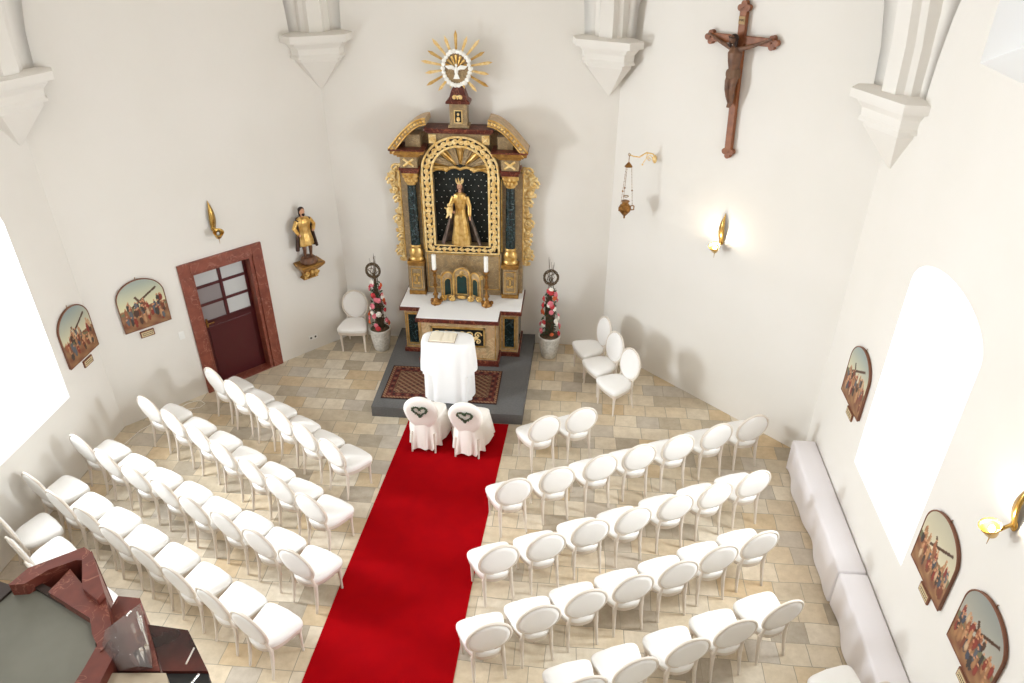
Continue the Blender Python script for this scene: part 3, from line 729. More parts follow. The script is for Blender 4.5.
S2 = thing('saint_statue', 'small painted saint statue in gold tunic and dark cloak on a wall console', 'statue', wall_loc(DL0, angDL, uS, .14, 1.735), angDL)
mb = MB()
for s in (-1, 1): mb.tube([(s*.045, -.01*s, .28), (s*.05, -.02, .14), (s*.05, 0, .02), (s*.055, -.05, .012)], [.04, .03, .022, .018], 10)
mb.build('legs', M['wood_dark'], S2, remesh=.007)
mb = MB(); robe(mb, [(.125, .20, 0, 0), (.12, .28, 0, 0), (.095, .40, 0, 0), (.10, .5, 0, 0), (.115, .58, 0, 0), (.09, .63, 0, 0), (.04, .655, 0, 0)], 40, 9, .06)
mb.tube([(.10, 0, .60), (.155, -.02, .5), (.10, -.10, .45)], [.04, .035, .025], 10); mb.tube([(-.10, 0, .60), (-.165, -.01, .5), (-.14, -.09, .42)], [.04, .035, .025], 10)
mb.build('tunic', M['gold'], S2, remesh=.008)
mb = MB(); mb.tube([(0, 0, .64), (0, -.005, .70)], .026, 8); mb.ell((0, -.01, .735), (.042, .048, .055), 14, 10); mb.ell((0, -.058, .73), (.007, .01, .012), 6, 5); mb.ell((.085, -.115, .45), (.022, .02, .02)); mb.ell((-.135, -.105, .41), (.02, .02, .022))
mb.build('head_and_hands', M['skin'], S2, remesh=.005)
mb = MB(); mb.ell((0, .01, .755), (.05, .05, .05)); mb.ell((0, .03, .70), (.045, .03, .06)); mb.ell((0, -.045, .70), (.026, .02, .03)); mb.build('hair_and_beard', M['hair'], S2, remesh=.006)
mb = MB(); ls = []
for k in range(8):
    t = k/7; h = .62-.48*t; w = .11+.07*t; ls.append([(w*1.05*cos(a), .01+.1*sin(a) + (-.02 if abs(cos(a)) > .9 else 0), h) for a in [math.radians(q) for q in (-30, -5, 20, 50, 90, 130, 160, 185, 210)]]+[(w*.88*cos(a), .01+.08*sin(a), h) for a in [math.radians(q) for q in (210, 185, 160, 130, 90, 50, 20, -5, -30)]])
mb.loft(ls, 0, True); mb.build('cloak', mat('dark_cloak', '2A1A14', .6, col2='4A2E1E', scale=14), S2)

# crucifix on right diagonal wall
DR0 = Vector((A_, 0, 0)); DRd = Vector((WR-A_, -DRh, 0))
def onDR(x, y): return (Vector((x, y, 0))-DR0).dot(DRd.normalized())
uX = onDR(3.485, -1.27)
X = thing('crucifix', 'large wooden crucifix with carved corpus, high on the right apse wall', 'crucifix', wall_loc(DR0, angDR, uX+.02, 0.015, 3.73), angDR)
X.rotation_euler = (0, math.radians(-2.6), angDR)
mb = MB(); mb.box(-.045, .045, -.06, -.0, .05, 1.72); mb.box(-.40, .40, -.062, -.002, 1.33, 1.42)
def tre(cx_, cz_, dirs, r=.037):
    for dx, dz in dirs: mb.lathe([(r, 0), (r, .06)], 0, 0, 0, 18, M=Matrix.Translation((cx_+dx*.045, -.0, cz_+dz*.045)) @ Matrix.Rotation(PI/2, 4, 'X'))
tre(0, .06, ((-1, 0), (1, 0), (0, -1.1))); tre(0, 1.72, ((-1, 0), (1, 0), (0, 1))); tre(-.41, 1.375, ((0, 1), (0, -1), (-1, 0))); tre(.41, 1.375, ((0, 1), (0, -1), (1, 0)))
mb.build('cross', M['wood'], X, bevel=.004)
mb = MB(); mb.box(-.04, .04, -.072, -.06, 1.545, 1.63); pq = mb.build('title_plaque', mat('plaque_parchment', 'A88A60', .7), X)
text_part('lettering', 'INRI', .035, (0, -.074, 1.588), (PI/2, 0, 0), M['hair'], pq)
mb = MB(); y = -.11
mb.tube([(0, y, 1.30), (0, y-.02, 1.22), (.0, y-.02, 1.12), (.0, y-.01, 1.02), (0, y, .96)], [.05, .085, .075, .062, .07], 16)
mb.tube([(-.01, y-.02, 1.31), (-.015, y-.03, 1.36)], .026, 10); mb.ell((-.025, y-.06, 1.385), (.042, .05, .055), 14, 10, R=Matrix.Rotation(.35, 3, 'X'))
mb.ell((-.032, y-.112, 1.368), (.008, .012, .012), 6, 5)
for s in (-1, 1):
    mb.tube([(s*.06, y-.01, 1.275), (s*.12, y-.005, 1.295), (s*.22, y+.005, 1.33), (s*.34, y+.02, 1.385), (s*.375, y+.025, 1.40)], [.034, .030, .024, .016, .015], 10)
    mb.ell((s*.395, y+.03, 1.41), (.024, .012, .016))
    for k in range(4): mb.tube([(s*.405, y+.025, 1.402+.007*k), (s*.432, y+.015, 1.40+.009*k)], .0048, 5)
    mb.tube([(s*.385, y+.02, 1.42), (s*.392, y+.0, 1.435)], .005, 5)
    mb.tube([(s*.035, y, .97), (s*.04, y-.04, .86), (s*.035, y-.055, .76), (s*.03, y-.03, .66), (s*.018, y-.01, .57), (s*.012, y-.025, .545), (s*.012, y-.05, .515)], [.046, .040, .031, .028, .019, .018, .013], 12)
kz = [(p[0], p[1], p[2] if p[2] > 1.38 else 1.38-(1.38-p[2])*.88) for p in mb.v]; mb.v = kz
mb.build('corpus', mat('carved_limewood', '5E4030', .5, col2='7A563E', scale=12), X, remesh=.0065, smooth_mod=2)
mb = MB(); robe(mb, [(.074, .955, 0, y-.005), (.08, .985, 0, y-.005), (.078, 1.04, 0, y-.005), (.068, 1.065, 0, y-.005)], 36, 9, .07, sy=.9); mb.ell((-.08, y-.01, 1.0), (.022, .022, .05)); mb.build('loincloth', mat('loincloth_wood', '6E5038', .6), X)
mb = MB(); mb.ell((-.02, y-.035, 1.40), (.05, .05, .052)); mb.ell((-.06, y-.05, 1.35), (.018, .02, .05)); mb.ell((.018, y-.05, 1.35), (.018, .02, .05)); mb.ell((-.03, y-.10, 1.335), (.022, .018, .022)); mb.build('hair_and_beard', M['hair'], X)
mb = MB(); mb.tube([(-.022+.05*cos(2*PI*k/16), y-.05+.05*sin(2*PI*k/16), 1.415+.006*sin(k*2.3)) for k in range(16)], .007, 6, closed=True)
for k in range(12): a = 2*PI*k/12; mb.tube([(-.022+.05*cos(a), y-.05+.05*sin(a), 1.415), (-.022+.068*cos(a+.3), y-.05+.068*sin(a+.3), 1.43)], [.003, .001], 4)
mb.build('crown_of_thorns', M['hair'], X)

# ------------------------------------------------------------------ station paintings
def painting(org, ang, u, zb, seed, lab, plab, w=.62, h=.72, cross=1, skyc=('8E9A98', 'CFC9A8')):
    t = thing('arched_painting', lab, 'painting', wall_loc(org, ang, u, 0.0, zb), ang, 'arched station paintings')
    rs = random.Random(seed); hs = h-w*.42
    figs = []
    for k in range(48):
        figs.append((rs.uniform(.08, .92), rs.uniform(.16, .54)*(1), rs.uniform(.022, .045), rs.uniform(.06, .11), lin(rs.choice(['7A3A24', '9A5A3A', '4A2E22', '5A5E66', 'B88A60', '8A2E20', '3A3230', 'A87850', '40485A', 'C8A884']))))
    heads = [(f[0], f[1]+f[3], .018) for f in figs]
    s0, s1, gr, gr2, hill = lin(skyc[0]), lin(skyc[1]), lin('74442E'), lin('96704A'), lin('6A6A4C')
    mixc = lambda a, b, t_: tuple(a[i]*(1-t_)+b[i]*t_ for i in range(3))+(1,)
    cxs = rs.uniform(.4, .6)
    def fn(q, v):
        c = mixc(gr, gr2, .5+.5*sin(q*17+v*9+seed)*cos(v*23)) if v < .45 else mixc(s1, s0, min(1, (v-.45)/.5))
        if .42+.05*sin(q*7+seed) > v > .36: c = hill
        if cross:
            dx = (q-cxs)*.9; dv = v-.62; a = dx*cos(.5)+dv*sin(.5); b = -dx*sin(.5)+dv*cos(.5)
            if abs(b-.0) < .02 and abs(a) < .3 or (abs(a+.12) < .022 and abs(b) < .13): c = lin('4A2C1A')
        for fx, fy, a, b, cc in figs:
            e = ((q-fx)/a)**2+((v-fy)/b)**2
            if e < 1: c = mixc(cc, (0.02, .015, .01), .35*e)
        for fx, fy, r in heads:
            if ((q-fx)/r)**2+((v-fy)/r)**2 < 1: c = lin('C08A64')
        return c
    def top(q): return hs+(h-hs)*math.sqrt(max(0, 1-(2*q-1)**2))
    nx, ny = 72, 72
    vs, fs, cs = grid_paint(1, 1, nx, ny, lambda q, v: fn(q, v*top(q)/h), lambda q, v: (w*(q-.5)*1.0, v*top(q)))
    mb = MB(); mb.add([(x, -.032, zz) for x, zz in vs], fs); mb.col = list(cs); mb.build('painted_panel', M['paint'], t, fixn=False)
    o_ = [(-w/2, 0), (w/2, 0)]+[(w/2*cos(PI*k/24), hs+(h-hs)*sin(PI*k/24)) for k in range(25)]
    mb = MB(); mb.prism(o_, -.030, -.004); mb.tube([(x, -.03, zz) for x, zz in o_], .008, 6, closed=True); mb.build('frame', M['frame_edge'], t)
    mb = MB(); mb.tube([(0, -.012, h), (0, -.012, h+.03), (.008, -.012, h+.035)], .004, 5); mb.build('hook', M['brass_dark'], t)
    p = thing('name_plaque', plab, 'plaque', wall_loc(org, ang, u+.04*(1 if seed != 12 else -1), 0, zb-.15), ang, 'small plaques below the paintings')
    MB().box(-.095, .095, -.022, -.002, 0, .10).build('board', M['plaque'], p, bevel=.004)
    mb = MB(); mb.box(-.08, .08, -.025, -.021, .015, .085); fc = mb.build('face', M['plaque_face'], p)
    mb = MB()
    for r_ in range(2):
        x = -.065
        while x < .06: ww = rs.uniform(.008, .02); mb.box(x, x+ww, -.0262, -.0249, .032+.027*r_, .042+.027*r_); x += ww+.006
    mb.build('lettering_lines', M['hair'], p)
LWo = Vector((-WL, YB, 0)); RWo = Vector((WR, -DRh, 0))
painting(LWo, PI/2, uL(-3.14), 1.40, 11, 'arched painting of a crowd with a cross, nearest the left window', 'small framed plaque under the arched painting nearest the left window')
painting(DL0, angDL, onDL(-4.23, -2.325), 1.41, 12, 'arched painting of a crowd with a cross, next to the door', 'small framed plaque under the arched painting next to the door', skyc=('9AA49C', 'D8D2A8'))
painting(RWo, -PI/2, uR(-3.54), 1.59, 13, 'arched painting beyond the right window, above the far bench', 'small plaque under the arched painting beyond the right window')
painting(RWo, -PI/2, uR(-5.96), 1.44, 14, 'arched painting on the right wall just before the lit sconce', 'small plaque under the painting beside the lit right sconce', skyc=('B4AE98', 'CFC6A8'))
painting(RWo, -PI/2, uR(-6.80), 1.42, 15, 'arched painting lowest in the right corner of the picture', 'small plaque under the lowest right arched painting', skyc=('8A8E88', 'A8A496'))

# ------------------------------------------------------------------ sconces
def sconce(org, ang, u, zz, lab, lit):
    t = thing('wall_sconce', lab, 'wall lamp', wall_loc(org, ang, u, 0, zz), ang, 'brass wall sconces')
    ls = []
    for k in range(13):
        q = k/12; h = .10+.42*q; w = .045*sin(PI*min(1, .22+.78*q)**1.0)+.002; yy = -.012-.045*sin(q*PI*1.0)
        ls.append([(-w, yy, h), (0, yy-.012, h), (w, yy, h), (0, yy+.006, h)])
    MB().loft(ls, 0, True).build('leaf_backplate', M['brass'], t)
    mb = MB(); mb.tube([(0, -.01, .14), (0, -.06, .10), (0, -.11, .05)], .014, 8); mb.ell((0, -.015, .12), (.04, .015, .05)); mb.build('arm', M['brass'], t)
    mb = MB()
    Mx = Matrix.Translation((0, -.14, .03))
    mb.lathe([(.035, -.02), (.045, 0), (.062, .05), (.075, .085), (.072, .085), (.058, .05), (.04, .0), (.0, -.015)], M=Mx @ Matrix.Rotation(math.radians(25), 4, 'X'), n=20, cap=False)
    mb.build('shade', M['brass'], t)
    MB().tube([(0, -.14, .02), (0, -.14, -.08)], [.007, .002], 6).build('spike', M['brass'], t)
    mb = MB(); mb.ell((0, -.15, .07), (.022, .022, .03)); mb.build('bulb', mat('lit_bulb', 'FFE8C0', .3, emis='FFDDA8', es=25) if lit else M['wax'], t)
    if lit:
        l = bpy.data.lights.new('sconce_light', 'POINT'); l.energy = 15; l.color = (1, .82, .6); l.shadow_soft_size = .03
        lo = bpy.data.objects.new('sconce_light', l); C.objects.link(lo); lo.parent = t; lo.location = (0, -.15, .13)
sconce(DL0, angDL, onDL(-3.44, -1.46), 2.42, 'unlit brass wall sconce above the dark red door', False)
sconce(DR0, angDR, onDR(3.57, -1.33), 2.46, 'lit brass wall sconce on the right apse wall below the crucifix', True)
sconce(RWo, -PI/2, uR(-6.6), 2.66, 'lit brass wall sconce on the right side wall near the paintings', True)

# ------------------------------------------------------------------ sanctuary lamp
uLm = onDR(2.72, -.42)
G = thing('sanctuary_lamp', 'hanging brass sanctuary lamp on chains from a gilt wall bracket', 'hanging lamp', wall_loc(DR0, angDR, uLm, 0, 3.40), angDR)
def wl(w):  # world -> local for this thing
    m = Matrix.Translation(G.location) @ Matrix.Rotation(angDR, 4, 'Z'); return m.inverted() @ Vector(w)
hk = Vector((-.10, -.44, .13))
mb = MB(); mb.tube([(0, 0, 0), (.02, -.08, .09), (0, -.2, .13), (-.04, -.30, .08), (-.08, -.38, .10), tuple(hk)], [.014, .011, .011, .009, .009, .008], 8); mb.spiral(.0, .03, -.12, .05, 1.3, 0, 1, .007)
mb.tube([(0, -.18, .13), (.02, -.22, .06), (.0, -.26, .0)], .006, 6); mb.ell((0, -.27, -.02), (.014, .014, .014)); mb.ell((0, -.01, 0), (.04, .015, .06)); mb.build('wall_bracket', M['gold_pale'], G)
h0 = hk
mb = MB(); mb.tube([tuple(h0), (h0.x, h0.y, h0.z-.10)], .005, 6); mb.tube([(h0.x+.02*cos(a/8*2*PI), h0.y, h0.z+.02*sin(a/8*2*PI)) for a in range(8)], .004, 5, closed=True)
mb.lathe([(.008, -.10), (.05, -.155), (.055, -.165), (.0, -.16)], h0.x, h0.y, h0.z, 14); mb.build('canopy', M['brass_dark'], G)
zc, zb_ = h0.z-.165, h0.z-.72
for k in range(3):
    a = 2*PI*k/3+.5; mb = MB(); p0 = Vector((h0.x+.045*cos(a), h0.y+.045*sin(a), zc)); p1 = Vector((h0.x+.10*cos(a), h0.y+.10*sin(a), zb_))
    for j in range(24):
        q = p0.lerp(p1, (j+.5)/24); mb.ell(tuple(q), (.0035, .0035, .011) if j % 2 else (.005, .005, .011), 5, 4)
    mb.ell(tuple(p0.lerp(p1, .6)), .013, 8, 6); mb.build('chain', M['brass_dark'], G)
mb = MB(); mb.tube([(h0.x+.035*cos(2*PI*k/14), h0.y+.035*sin(2*PI*k/14), zb_+.13) for k in range(14)], .006, 6, closed=True); mb.build('ring', M['brass_dark'], G)
mb = MB(); mb.lathe([(.005, -.20), (.016, -.18), (.01, -.165), (.035, -.14), (.075, -.09), (.09, -.05), (.08, -.015), (.055, .01), (.04, .03), (.055, .055), (.06, .06), (.03, .05)], h0.x, h0.y, zb_, 20)
for k in range(3):
    a = 2*PI*k/3+.5; mb.tube([(h0.x+.085*cos(a), h0.y+.085*sin(a), zb_-.06), (h0.x+.125*cos(a), h0.y+.125*sin(a), zb_-.05), (h0.x+.125*cos(a), h0.y+.125*sin(a), zb_-.0), (h0.x+.10*cos(a), h0.y+.10*sin(a), zb_+.01), (h0.x+.07*cos(a), h0.y+.07*sin(a), zb_-.01)], .009, 6)
mb.build('lamp_vessel', M['brass_dark'], G)

# ------------------------------------------------------------------ chairs
def rot2(a, x, y): return (x*cos(a)-y*sin(a), x*sin(a)+y*cos(a))
def seat_outline(k=1.0, n=40):
    pts = []
    for i in range(n):
        a = 2*PI*i/n; c, s_ = cos(a), sin(a)
        e = 2/8 if s_ > 0 else 2/2.6
        x = math.copysign(abs(c)**e, c); y = math.copysign(abs(s_)**e, s_)
        w = .216+.040*y; pts.append((x*w*k, (y*.245+(.03*(1-x*x) if s_ > 0 else 0))*k))
    return pts
def loopz(k, zz): return [(x, y, zz) for x, y in seat_outline(k)]
def chair_meshes():
    t = thing('medallion_chair', '', 'chair', (0, 0, 0), 0)
    MB().loft([loopz(.95, .405), loopz(.995, .415), loopz(1.0, .45), loopz(.985, .468), loopz(.93, .482), loopz(.7, .492), loopz(.3, .496)]).build('seat', M['white_fabric'], t)
    MB().loft([loopz(.86, .345), loopz(.95, .355), loopz(.95, .404)]).build('seat_rail', M['white_lacquer'], t)
    for s in (-1, 1):
        MB().lathe([(.012, 0), (.016, .015), (.013, .03), (.022, .30), (.026, .32), (.022, .33), (.03, .345), (.03, .39)], s*.19, .195, 0, 12).build('leg', M['white_lacquer'], t)
        MB().tube([(s*.16, -.255, 0), (s*.157, -.225, .12), (s*.152, -.195, .28), (s*.15, -.185, .39)], [.014, .017, .022, .026], 10).build('leg', M['white_lacquer'], t)
    tl = math.radians(11); R = Matrix.Translation((0, -.255, .715)) @ Matrix.Rotation(tl, 4, 'X')
    mb = MB()
    N_ = 36
    mb.tube([(.215*cos(2*PI*k/N_), 0, .25*sin(2*PI*k/N_)) for k in range(N_)], .0165, 8, closed=True, M=R)
    for s in (-1, 1): mb.tube([(s*.148, -.19, .38), (s*.145, -.205, .46), (s*.14, -.222, .55)], [.022, .018, .015], 8)
    mb.build('back_frame', M['white_lacquer'], t)
    mb = MB()
    ls = [[(.215*q*cos(2*PI*k/N_), yy, .25*q*sin(2*PI*k/N_)) for k in range(N_)] for yy, q in ((-.024, .3), (-.023, .75), (-.018, .92), (0, .96), (.02, .92), (.033, .75), (.038, .3))]
    mb.loft(ls, 0, True, True, True, R); mb.build('backrest', M['white_fabric'], t)
    return t
proto = chair_meshes(); proto.scale = (.99, .87, .955); used = [False]
def chair(rx, ry, ang, label, group):
    """rx, ry: midpoint of the rear feet; ang: direction of the row (facing = ang + 90 deg)"""
    a = math.radians(ang); fx, fy = -sin(a), cos(a)
    loc = (rx+fx*.222, ry+fy*.222, 0)
    if not used[0]:
        used[0] = True; proto.location = loc; proto.rotation_euler = (0, 0, a); proto['label'] = label; proto['group'] = group; return proto
    return dup(proto, loc, a, label, group)
ORD = ['first', 'second', 'third', 'fourth', 'fifth', 'sixth', 'seventh', 'eighth']
rj = random.Random(4)
def row(p0, p1, n, ang, rowname, side, group, from_aisle_first=True):
    for k in range(n):
        t = k/(n-1) if n > 1 else 0
        x = p0[0]+(p1[0]-p0[0])*t+rj.uniform(-.012, .012); y = p0[1]+(p1[1]-p0[1])*t+rj.uniform(-.015, .015)
        i = k if from_aisle_first else n-1-k
        pos = 'aisle end' if i == 0 else ('wall end' if i == n-1 else '%s from the aisle' % ORD[i])
        chair(x, y, ang+(-3 if side == 'R' else 4)+rj.uniform(-2, 2), 'white oval-backed chair, %s, %s' % (pos, rowname), group)
GR, GL = 'white chairs right of the carpet', 'white chairs left of the carpet'
for i, (x, y, a_) in enumerate(((1.34, -3.18, 26), (1.81, -2.96, 23))):
    chair(x, y, a_, 'white oval-backed chair of the front pair right of the carpet, %s' % ('nearer the carpet' if i == 0 else 'farther from the carpet'), GR)
row((1.06, -4.36), (4.0, -2.90), 7, 25, 'first long row right of the red carpet', 'R', GR)
row((.99, -5.40), (3.82, -3.98), 7, 26, 'second long row right of the red carpet', 'R', GR)
row((1.0, -6.33), (3.73, -4.94), 7, 26, 'third long row right of the red carpet', 'R', GR)
row((1.88, -6.80), (3.78, -5.83), 5, 26, 'fourth long row right of the red carpet', 'R', GR)
chair(4.33, -6.62, 24, 'white oval-backed chair cut off at the bottom edge, beside the near bench', GR)
row((-3.32, -2.56), (-1.24, -3.90), 6, -32, 'front row left of the red carpet', 'L', GL, False)
row((-3.88, -3.27), (-1.18, -4.85), 7, -29.5, 'second row left of the red carpet', 'L', GL, False)
row((-4.31, -4.13), (-1.10, -5.64), 8, -27.5, 'third row left of the red carpet', 'L', GL, False)
row((-4.46, -4.83), (-1.28, -6.45), 8, -29, 'fourth row left of the red carpet', 'L', GL, False)
for i, (x, y) in enumerate(((-4.40, -5.45), (-4.0, -5.78), (-3.58, -6.08), (-3.15, -6.38))):
    chair(x, y, -32, 'white chair in the row behind the gallery cornice, %s from the left wall' % ORD[i], GL)
# side chairs
chair(2.50, -1.55, 125, 'white oval-backed chair nearest the viewer of three along the right apse wall', 'three chairs along the right apse wall')
chair(2.29, -1.10, 122, 'white oval-backed chair in the middle of three along the right apse wall', 'three chairs along the right apse wall')
chair(2.13, -.66, 114, 'white oval-backed chair farthest of three along the right apse wall', 'three chairs along the right apse wall')
chair(-1.97, -.17, 183, 'lone white oval-backed chair against the wall left of the altar', 'lone chair left of the altar')

# covered bridal chairs
def bridal(x, y, rz, lab, wlab):
    t = thing('bridal_chair', lab, 'chair', (x, y, 0.005), rz, 'cloth-covered chairs before the altar')
    for s in (-1, 1):
        MB().lathe([(.013, 0), (.018, .2), (.02, .3)], s*.17, .19, 0, 10).build('leg', M['white_lacquer'], t)
        MB().tube([(s*.16, -.25, 0), (s*.155, -.22, .2), (s*.15, -.2, .3)], [.014, .018, .02], 8).build('leg', M['white_lacquer'], t)
    ls = []; n = 72
    def ol(k, zz, amp, ph=0):
        base = seat_outline(k, n); out = []
        for i, (px_, py_) in enumerate(base):
            a = 2*PI*i/n; m = 1+amp*sin(11*a+ph)+amp*.5*sin(17*a+1); out.append((px_*m, py_*m, zz+amp*.25*sin(7*a+.5)))
        return out
    for k, zz, amp in ((1.16, .07, .085), (1.13, .15, .07), (1.08, .27, .045), (1.03, .38, .02), (1.0, .44, .006), (.99, .475, 0), (.93, .492, 0), (.6, .50, 0)): ls.append(ol(k, zz, amp))
    MB().loft(ls, 0, True, False).build('skirt', M['cover'], t)
    MB().loft([loopz(.98, .46), loopz(.98, .485), loopz(.9, .498), loopz(.5, .506)]).build('seat', M['cover'], t)
    tl = math.radians(11); R = Matrix.Translation((0, -.25, .70)) @ Matrix.Rotation(tl, 4, 'X'); mb = MB()
    for q in (0,):
        L2 = []
        for yy, q_ in ((-.042, .2), (-.04, .75), (-.03, .93), (0, 1.0), (.03, .93), (.042, .75), (.045, .2)):
            L2.append([(.235*q_*cos(2*PI*k/40)*(1 if sin(2*PI*k/40) > 0 else 1-.10*abs(sin(2*PI*k/40))), yy, (.265*sin(2*PI*k/40) if sin(2*PI*k/40) > 0 else .34*sin(2*PI*k/40))*q_) for k in range(40)])
        mb.loft(L2, 0, True, True, True, R)
    mb.build('back_cover', M['cover'], t)
    # heart wreath hangs on the back
    w = thing('heart_wreath', wlab, 'wreath', (0, 0, 0), 0, 'green heart wreaths')
    w.matrix_world = Matrix.Translation((x, y, 0)) @ Matrix.Rotation(rz, 4, 'Z') @ R @ Matrix.Translation((0, -.052, .06))
    hp = []
    for k in range(40):
        a = 2*PI*k/40; hx = 16*sin(a)**3; hz = 13*cos(a)-5*cos(2*a)-2*cos(3*a)-cos(4*a); hp.append((hx/16*.095, 0, hz/16*.095))
    MB().tube(hp, .008, 6, closed=True).build('wire_heart', M['twig'], w)
    mb = MB(); r2 = random.Random(int(x*100))
    for k in range(150):
        p = hp[k % 40]; R3 = Matrix.Rotation(r2.uniform(0, 6.28), 3, 'Y') @ Matrix.Rotation(r2.uniform(-.6, .6), 3, 'X')
        mb.ell((p[0]+r2.uniform(-.012, .012), -.004+r2.uniform(-.012, .006), p[2]+r2.uniform(-.012, .012)), (.016, .003, .007), 6, 4, R=R3)
    mb.build('leaves', M['leaf'], w)
bridal(-.30, -2.73, -.03, 'white cloth-covered chair with heart wreath, left of the bridal pair', 'small green heart wreath on the left covered chair')
bridal(.31, -2.79, -.05, 'white cloth-covered chair with heart wreath, right of the bridal pair', 'small green heart wreath on the right covered chair')

# ------------------------------------------------------------------ draped table + book
tx, ty = -.12, -1.86
t = thing('side_table', 'small table hidden under a white cloth on the rug before the altar', 'table', (tx, ty, .182))
MB().box(-.31, .31, -.16, .16, .93, .955).build('tabletop', M['wood'], t, bevel=.01)
for sx in (-1, 1):
    for sy in (-1, 1): MB().box(sx*.28-.02, sx*.28+.02, sy*.12-.02, sy*.12+.02, 0, .93).build('leg', M['wood'], t)
n = 120
def tl_(w, d, zz, amp, ph=0):
    out = []
    for i in range(n):
        a = 2*PI*i/n; c, s_ = cos(a), sin(a); e = 2/3.0; m = 1+amp*sin(13*a+ph)+amp*.6*sin(8*a+2.1)
        out.append((math.copysign(abs(c)**e, c)*w*m, math.copysign(abs(s_)**e, s_)*d*m, zz))
    return out
ls = [tl_(.355, .26, .03, .045, .4), tl_(.354, .252, .12, .042, .3), tl_(.353, .242, .35, .034, .1), tl_(.353, .234, .6, .024), tl_(.355, .216, .8, .014), tl_(.36, .205, .92, .004), tl_(.352, .195, .962, 0), tl_(.32, .175, .972, 0), tl_(.1, .05, .973, 0)]
o = MB().loft(ls, 0, True, False).build('tablecloth', M['cloth']); tag(o, 'white cloth draped to the floor over the small table before the altar', 'tablecloth', loc=(tx, ty, .182))
# overlay flap
ls = [tl_(.40, .235, .48, .03, 1.2), tl_(.395, .23, .62, .028, 1.0), tl_(.382, .225, .80, .016, .5), tl_(.375, .215, .93, .004), tl_(.365, .204, .975, 0), tl_(.3, .16, .979, 0), tl_(.05, .03, .98, 0)]
o = MB().loft(ls, 0, True, False).build('table_overlay', M['cloth']); tag(o, 'shorter white overlay cloth on top of the draped table under the book', 'tablecloth', loc=(tx, ty, .182))
B = thing('open_book', 'open book with cream pages lying on the white draped table', 'book', (-.185, -1.86, 1.164), -.02)
MB().box(-.19, .19, -.125, .125, 0, .006).build('cover', M['leather'], B)
for s in (-1, 1):
    ls = [[(s*x, -.12, h) for x, h in ((0, .006), (.185, .006), (.185, .012), (.15, .02), (.08, .028), (.03, .026), (0, .014))], [(s*x, .12, h) for x, h in ((0, .006), (.185, .006), (.185, .012), (.15, .02), (.08, .028), (.03, .026), (0, .014))]]
    pg = MB().loft(ls, 0, False).build('pages', M['page'], B)

# ------------------------------------------------------------------ flower towers
def tower(x, y, lab, seed):
    t = thing('flower_tower', lab, 'plant', (x, y, 0), 0, 'flower towers beside the altar')
    MB().lathe([(.105, 0), (.115, .01), (.15, .18), (.168, .34), (.172, .36), (.155, .36), (.145, .33)], n=24).build('pot', M['pot'], t)
    MB().lathe([(.15, .31), (.145, .345), (.02, .36)], n=16).build('soil', M['twig'], t)
    rs = random.Random(seed); mb = MB()
    for k in range(40):
        a = rs.uniform(0, 6.28); r0 = rs.uniform(.01, .08); h = rs.uniform(.9, 1.3)
        mb.tube([(r0*cos(a), r0*sin(a), .34), (r0*.9*cos(a+.6)+rs.uniform(-.02, .02), r0*.9*sin(a+.6), .34+h*.5-.15), (r0*.4*cos(a+1.2), r0*.4*sin(a+1.2), h)], [.007, .006, .003], 5)
    for k in range(9):
        a = rs.uniform(0, 6.28); mb.tube([(.01*cos(a), .01*sin(a), 1.15), (.035*cos(a), .035*sin(a), 1.35), (.05*cos(a+.3), .05*sin(a+.3), rs.uniform(1.45, 1.58))], [.004, .003, .002], 4)
    mb.build('twigs', M['twig'], t)
    mb = MB()
    for k in range(170):
        h = .38+.72*rs.random(); a = rs.uniform(0, 6.28); r = (.15-.08*(h-.38)/.8)*rs.uniform(.4, 1.0)
        mb.ell((r*cos(a), r*sin(a), h), (.024, .004, .011), 6, 4, R=Matrix.Rotation(rs.uniform(0, 6.28), 3, 'Z') @ Matrix.Rotation(rs.uniform(-1, 1), 3, 'Y'))
    mb.build('leaves', M['leaf'], t)
    Rw = Matrix.Translation((0, -.05, 1.30))
    mb = MB()
    for j in range(7):
        ph = rs.uniform(0, 6.28); mb.tube([((.102+.014*sin(5*a+ph))*cos(a), .014*cos(4*a+ph), (.102+.014*sin(5*a+ph))*sin(a)) for a in [2*PI*q/30 for q in range(30)]], .0065, 5, closed=True, M=Rw)
    for j in range(5): a = rs.uniform(0, 6.28); mb.tube([(.08*cos(a), 0, .08*sin(a)), (.05*cos(a+2), -.02, .05*sin(a+2)), (.07*cos(a+3), 0, .07*sin(a+3))], .004, 5, M=Rw)
    mb.build('twig_wreath', M['twig'], t)
    cols = ['pink', 'whitep', 'rose', 'whitep', 'pink', 'peach', 'rose']
    protos = {}
    for k in range(30):
        h = .42+.72*((k*.618) % 1.0); a = -PI/2+rs.uniform(-1.9, 1.9); r = .15-.08*(h-.42)/.75
        c = cols[(k+seed) % 7] if h > .55 else ['rose', 'peach', 'pink', 'rose'][k % 4]
        s_ = rs.uniform(.85, 1.25)
        if c not in protos:
            mb = MB()
            for q in range(7): b = 2*PI*q/7; mb.ell((.016*cos(b), -.004, .016*sin(b)), (.015, .008, .012), 7, 5, R=Matrix.Rotation(-b, 3, 'Y'))
            mb.ell((0, -.012, 0), (.013, .01, .013), 8, 6)
            f = mb.build('flower', M[c], t); protos[c] = f
        else: f = protos[c].copy(); C.objects.link(f); f.parent = t
        f.location = (r*cos(a), r*sin(a), h); f.rotation_euler = (rs.uniform(-.4, .1), 0, a+PI/2); f.scale = (s_*1.25,)*3
    t.scale = (1.05, 1.05, 1.13)
    return t
tower(-1.52, -.41, 'tall pink, red and white flower tower in white pot, left of the altar', 3)
tower(1.27, -.38, 'tall pink, red and white flower tower in white pot, right of the altar', 8)

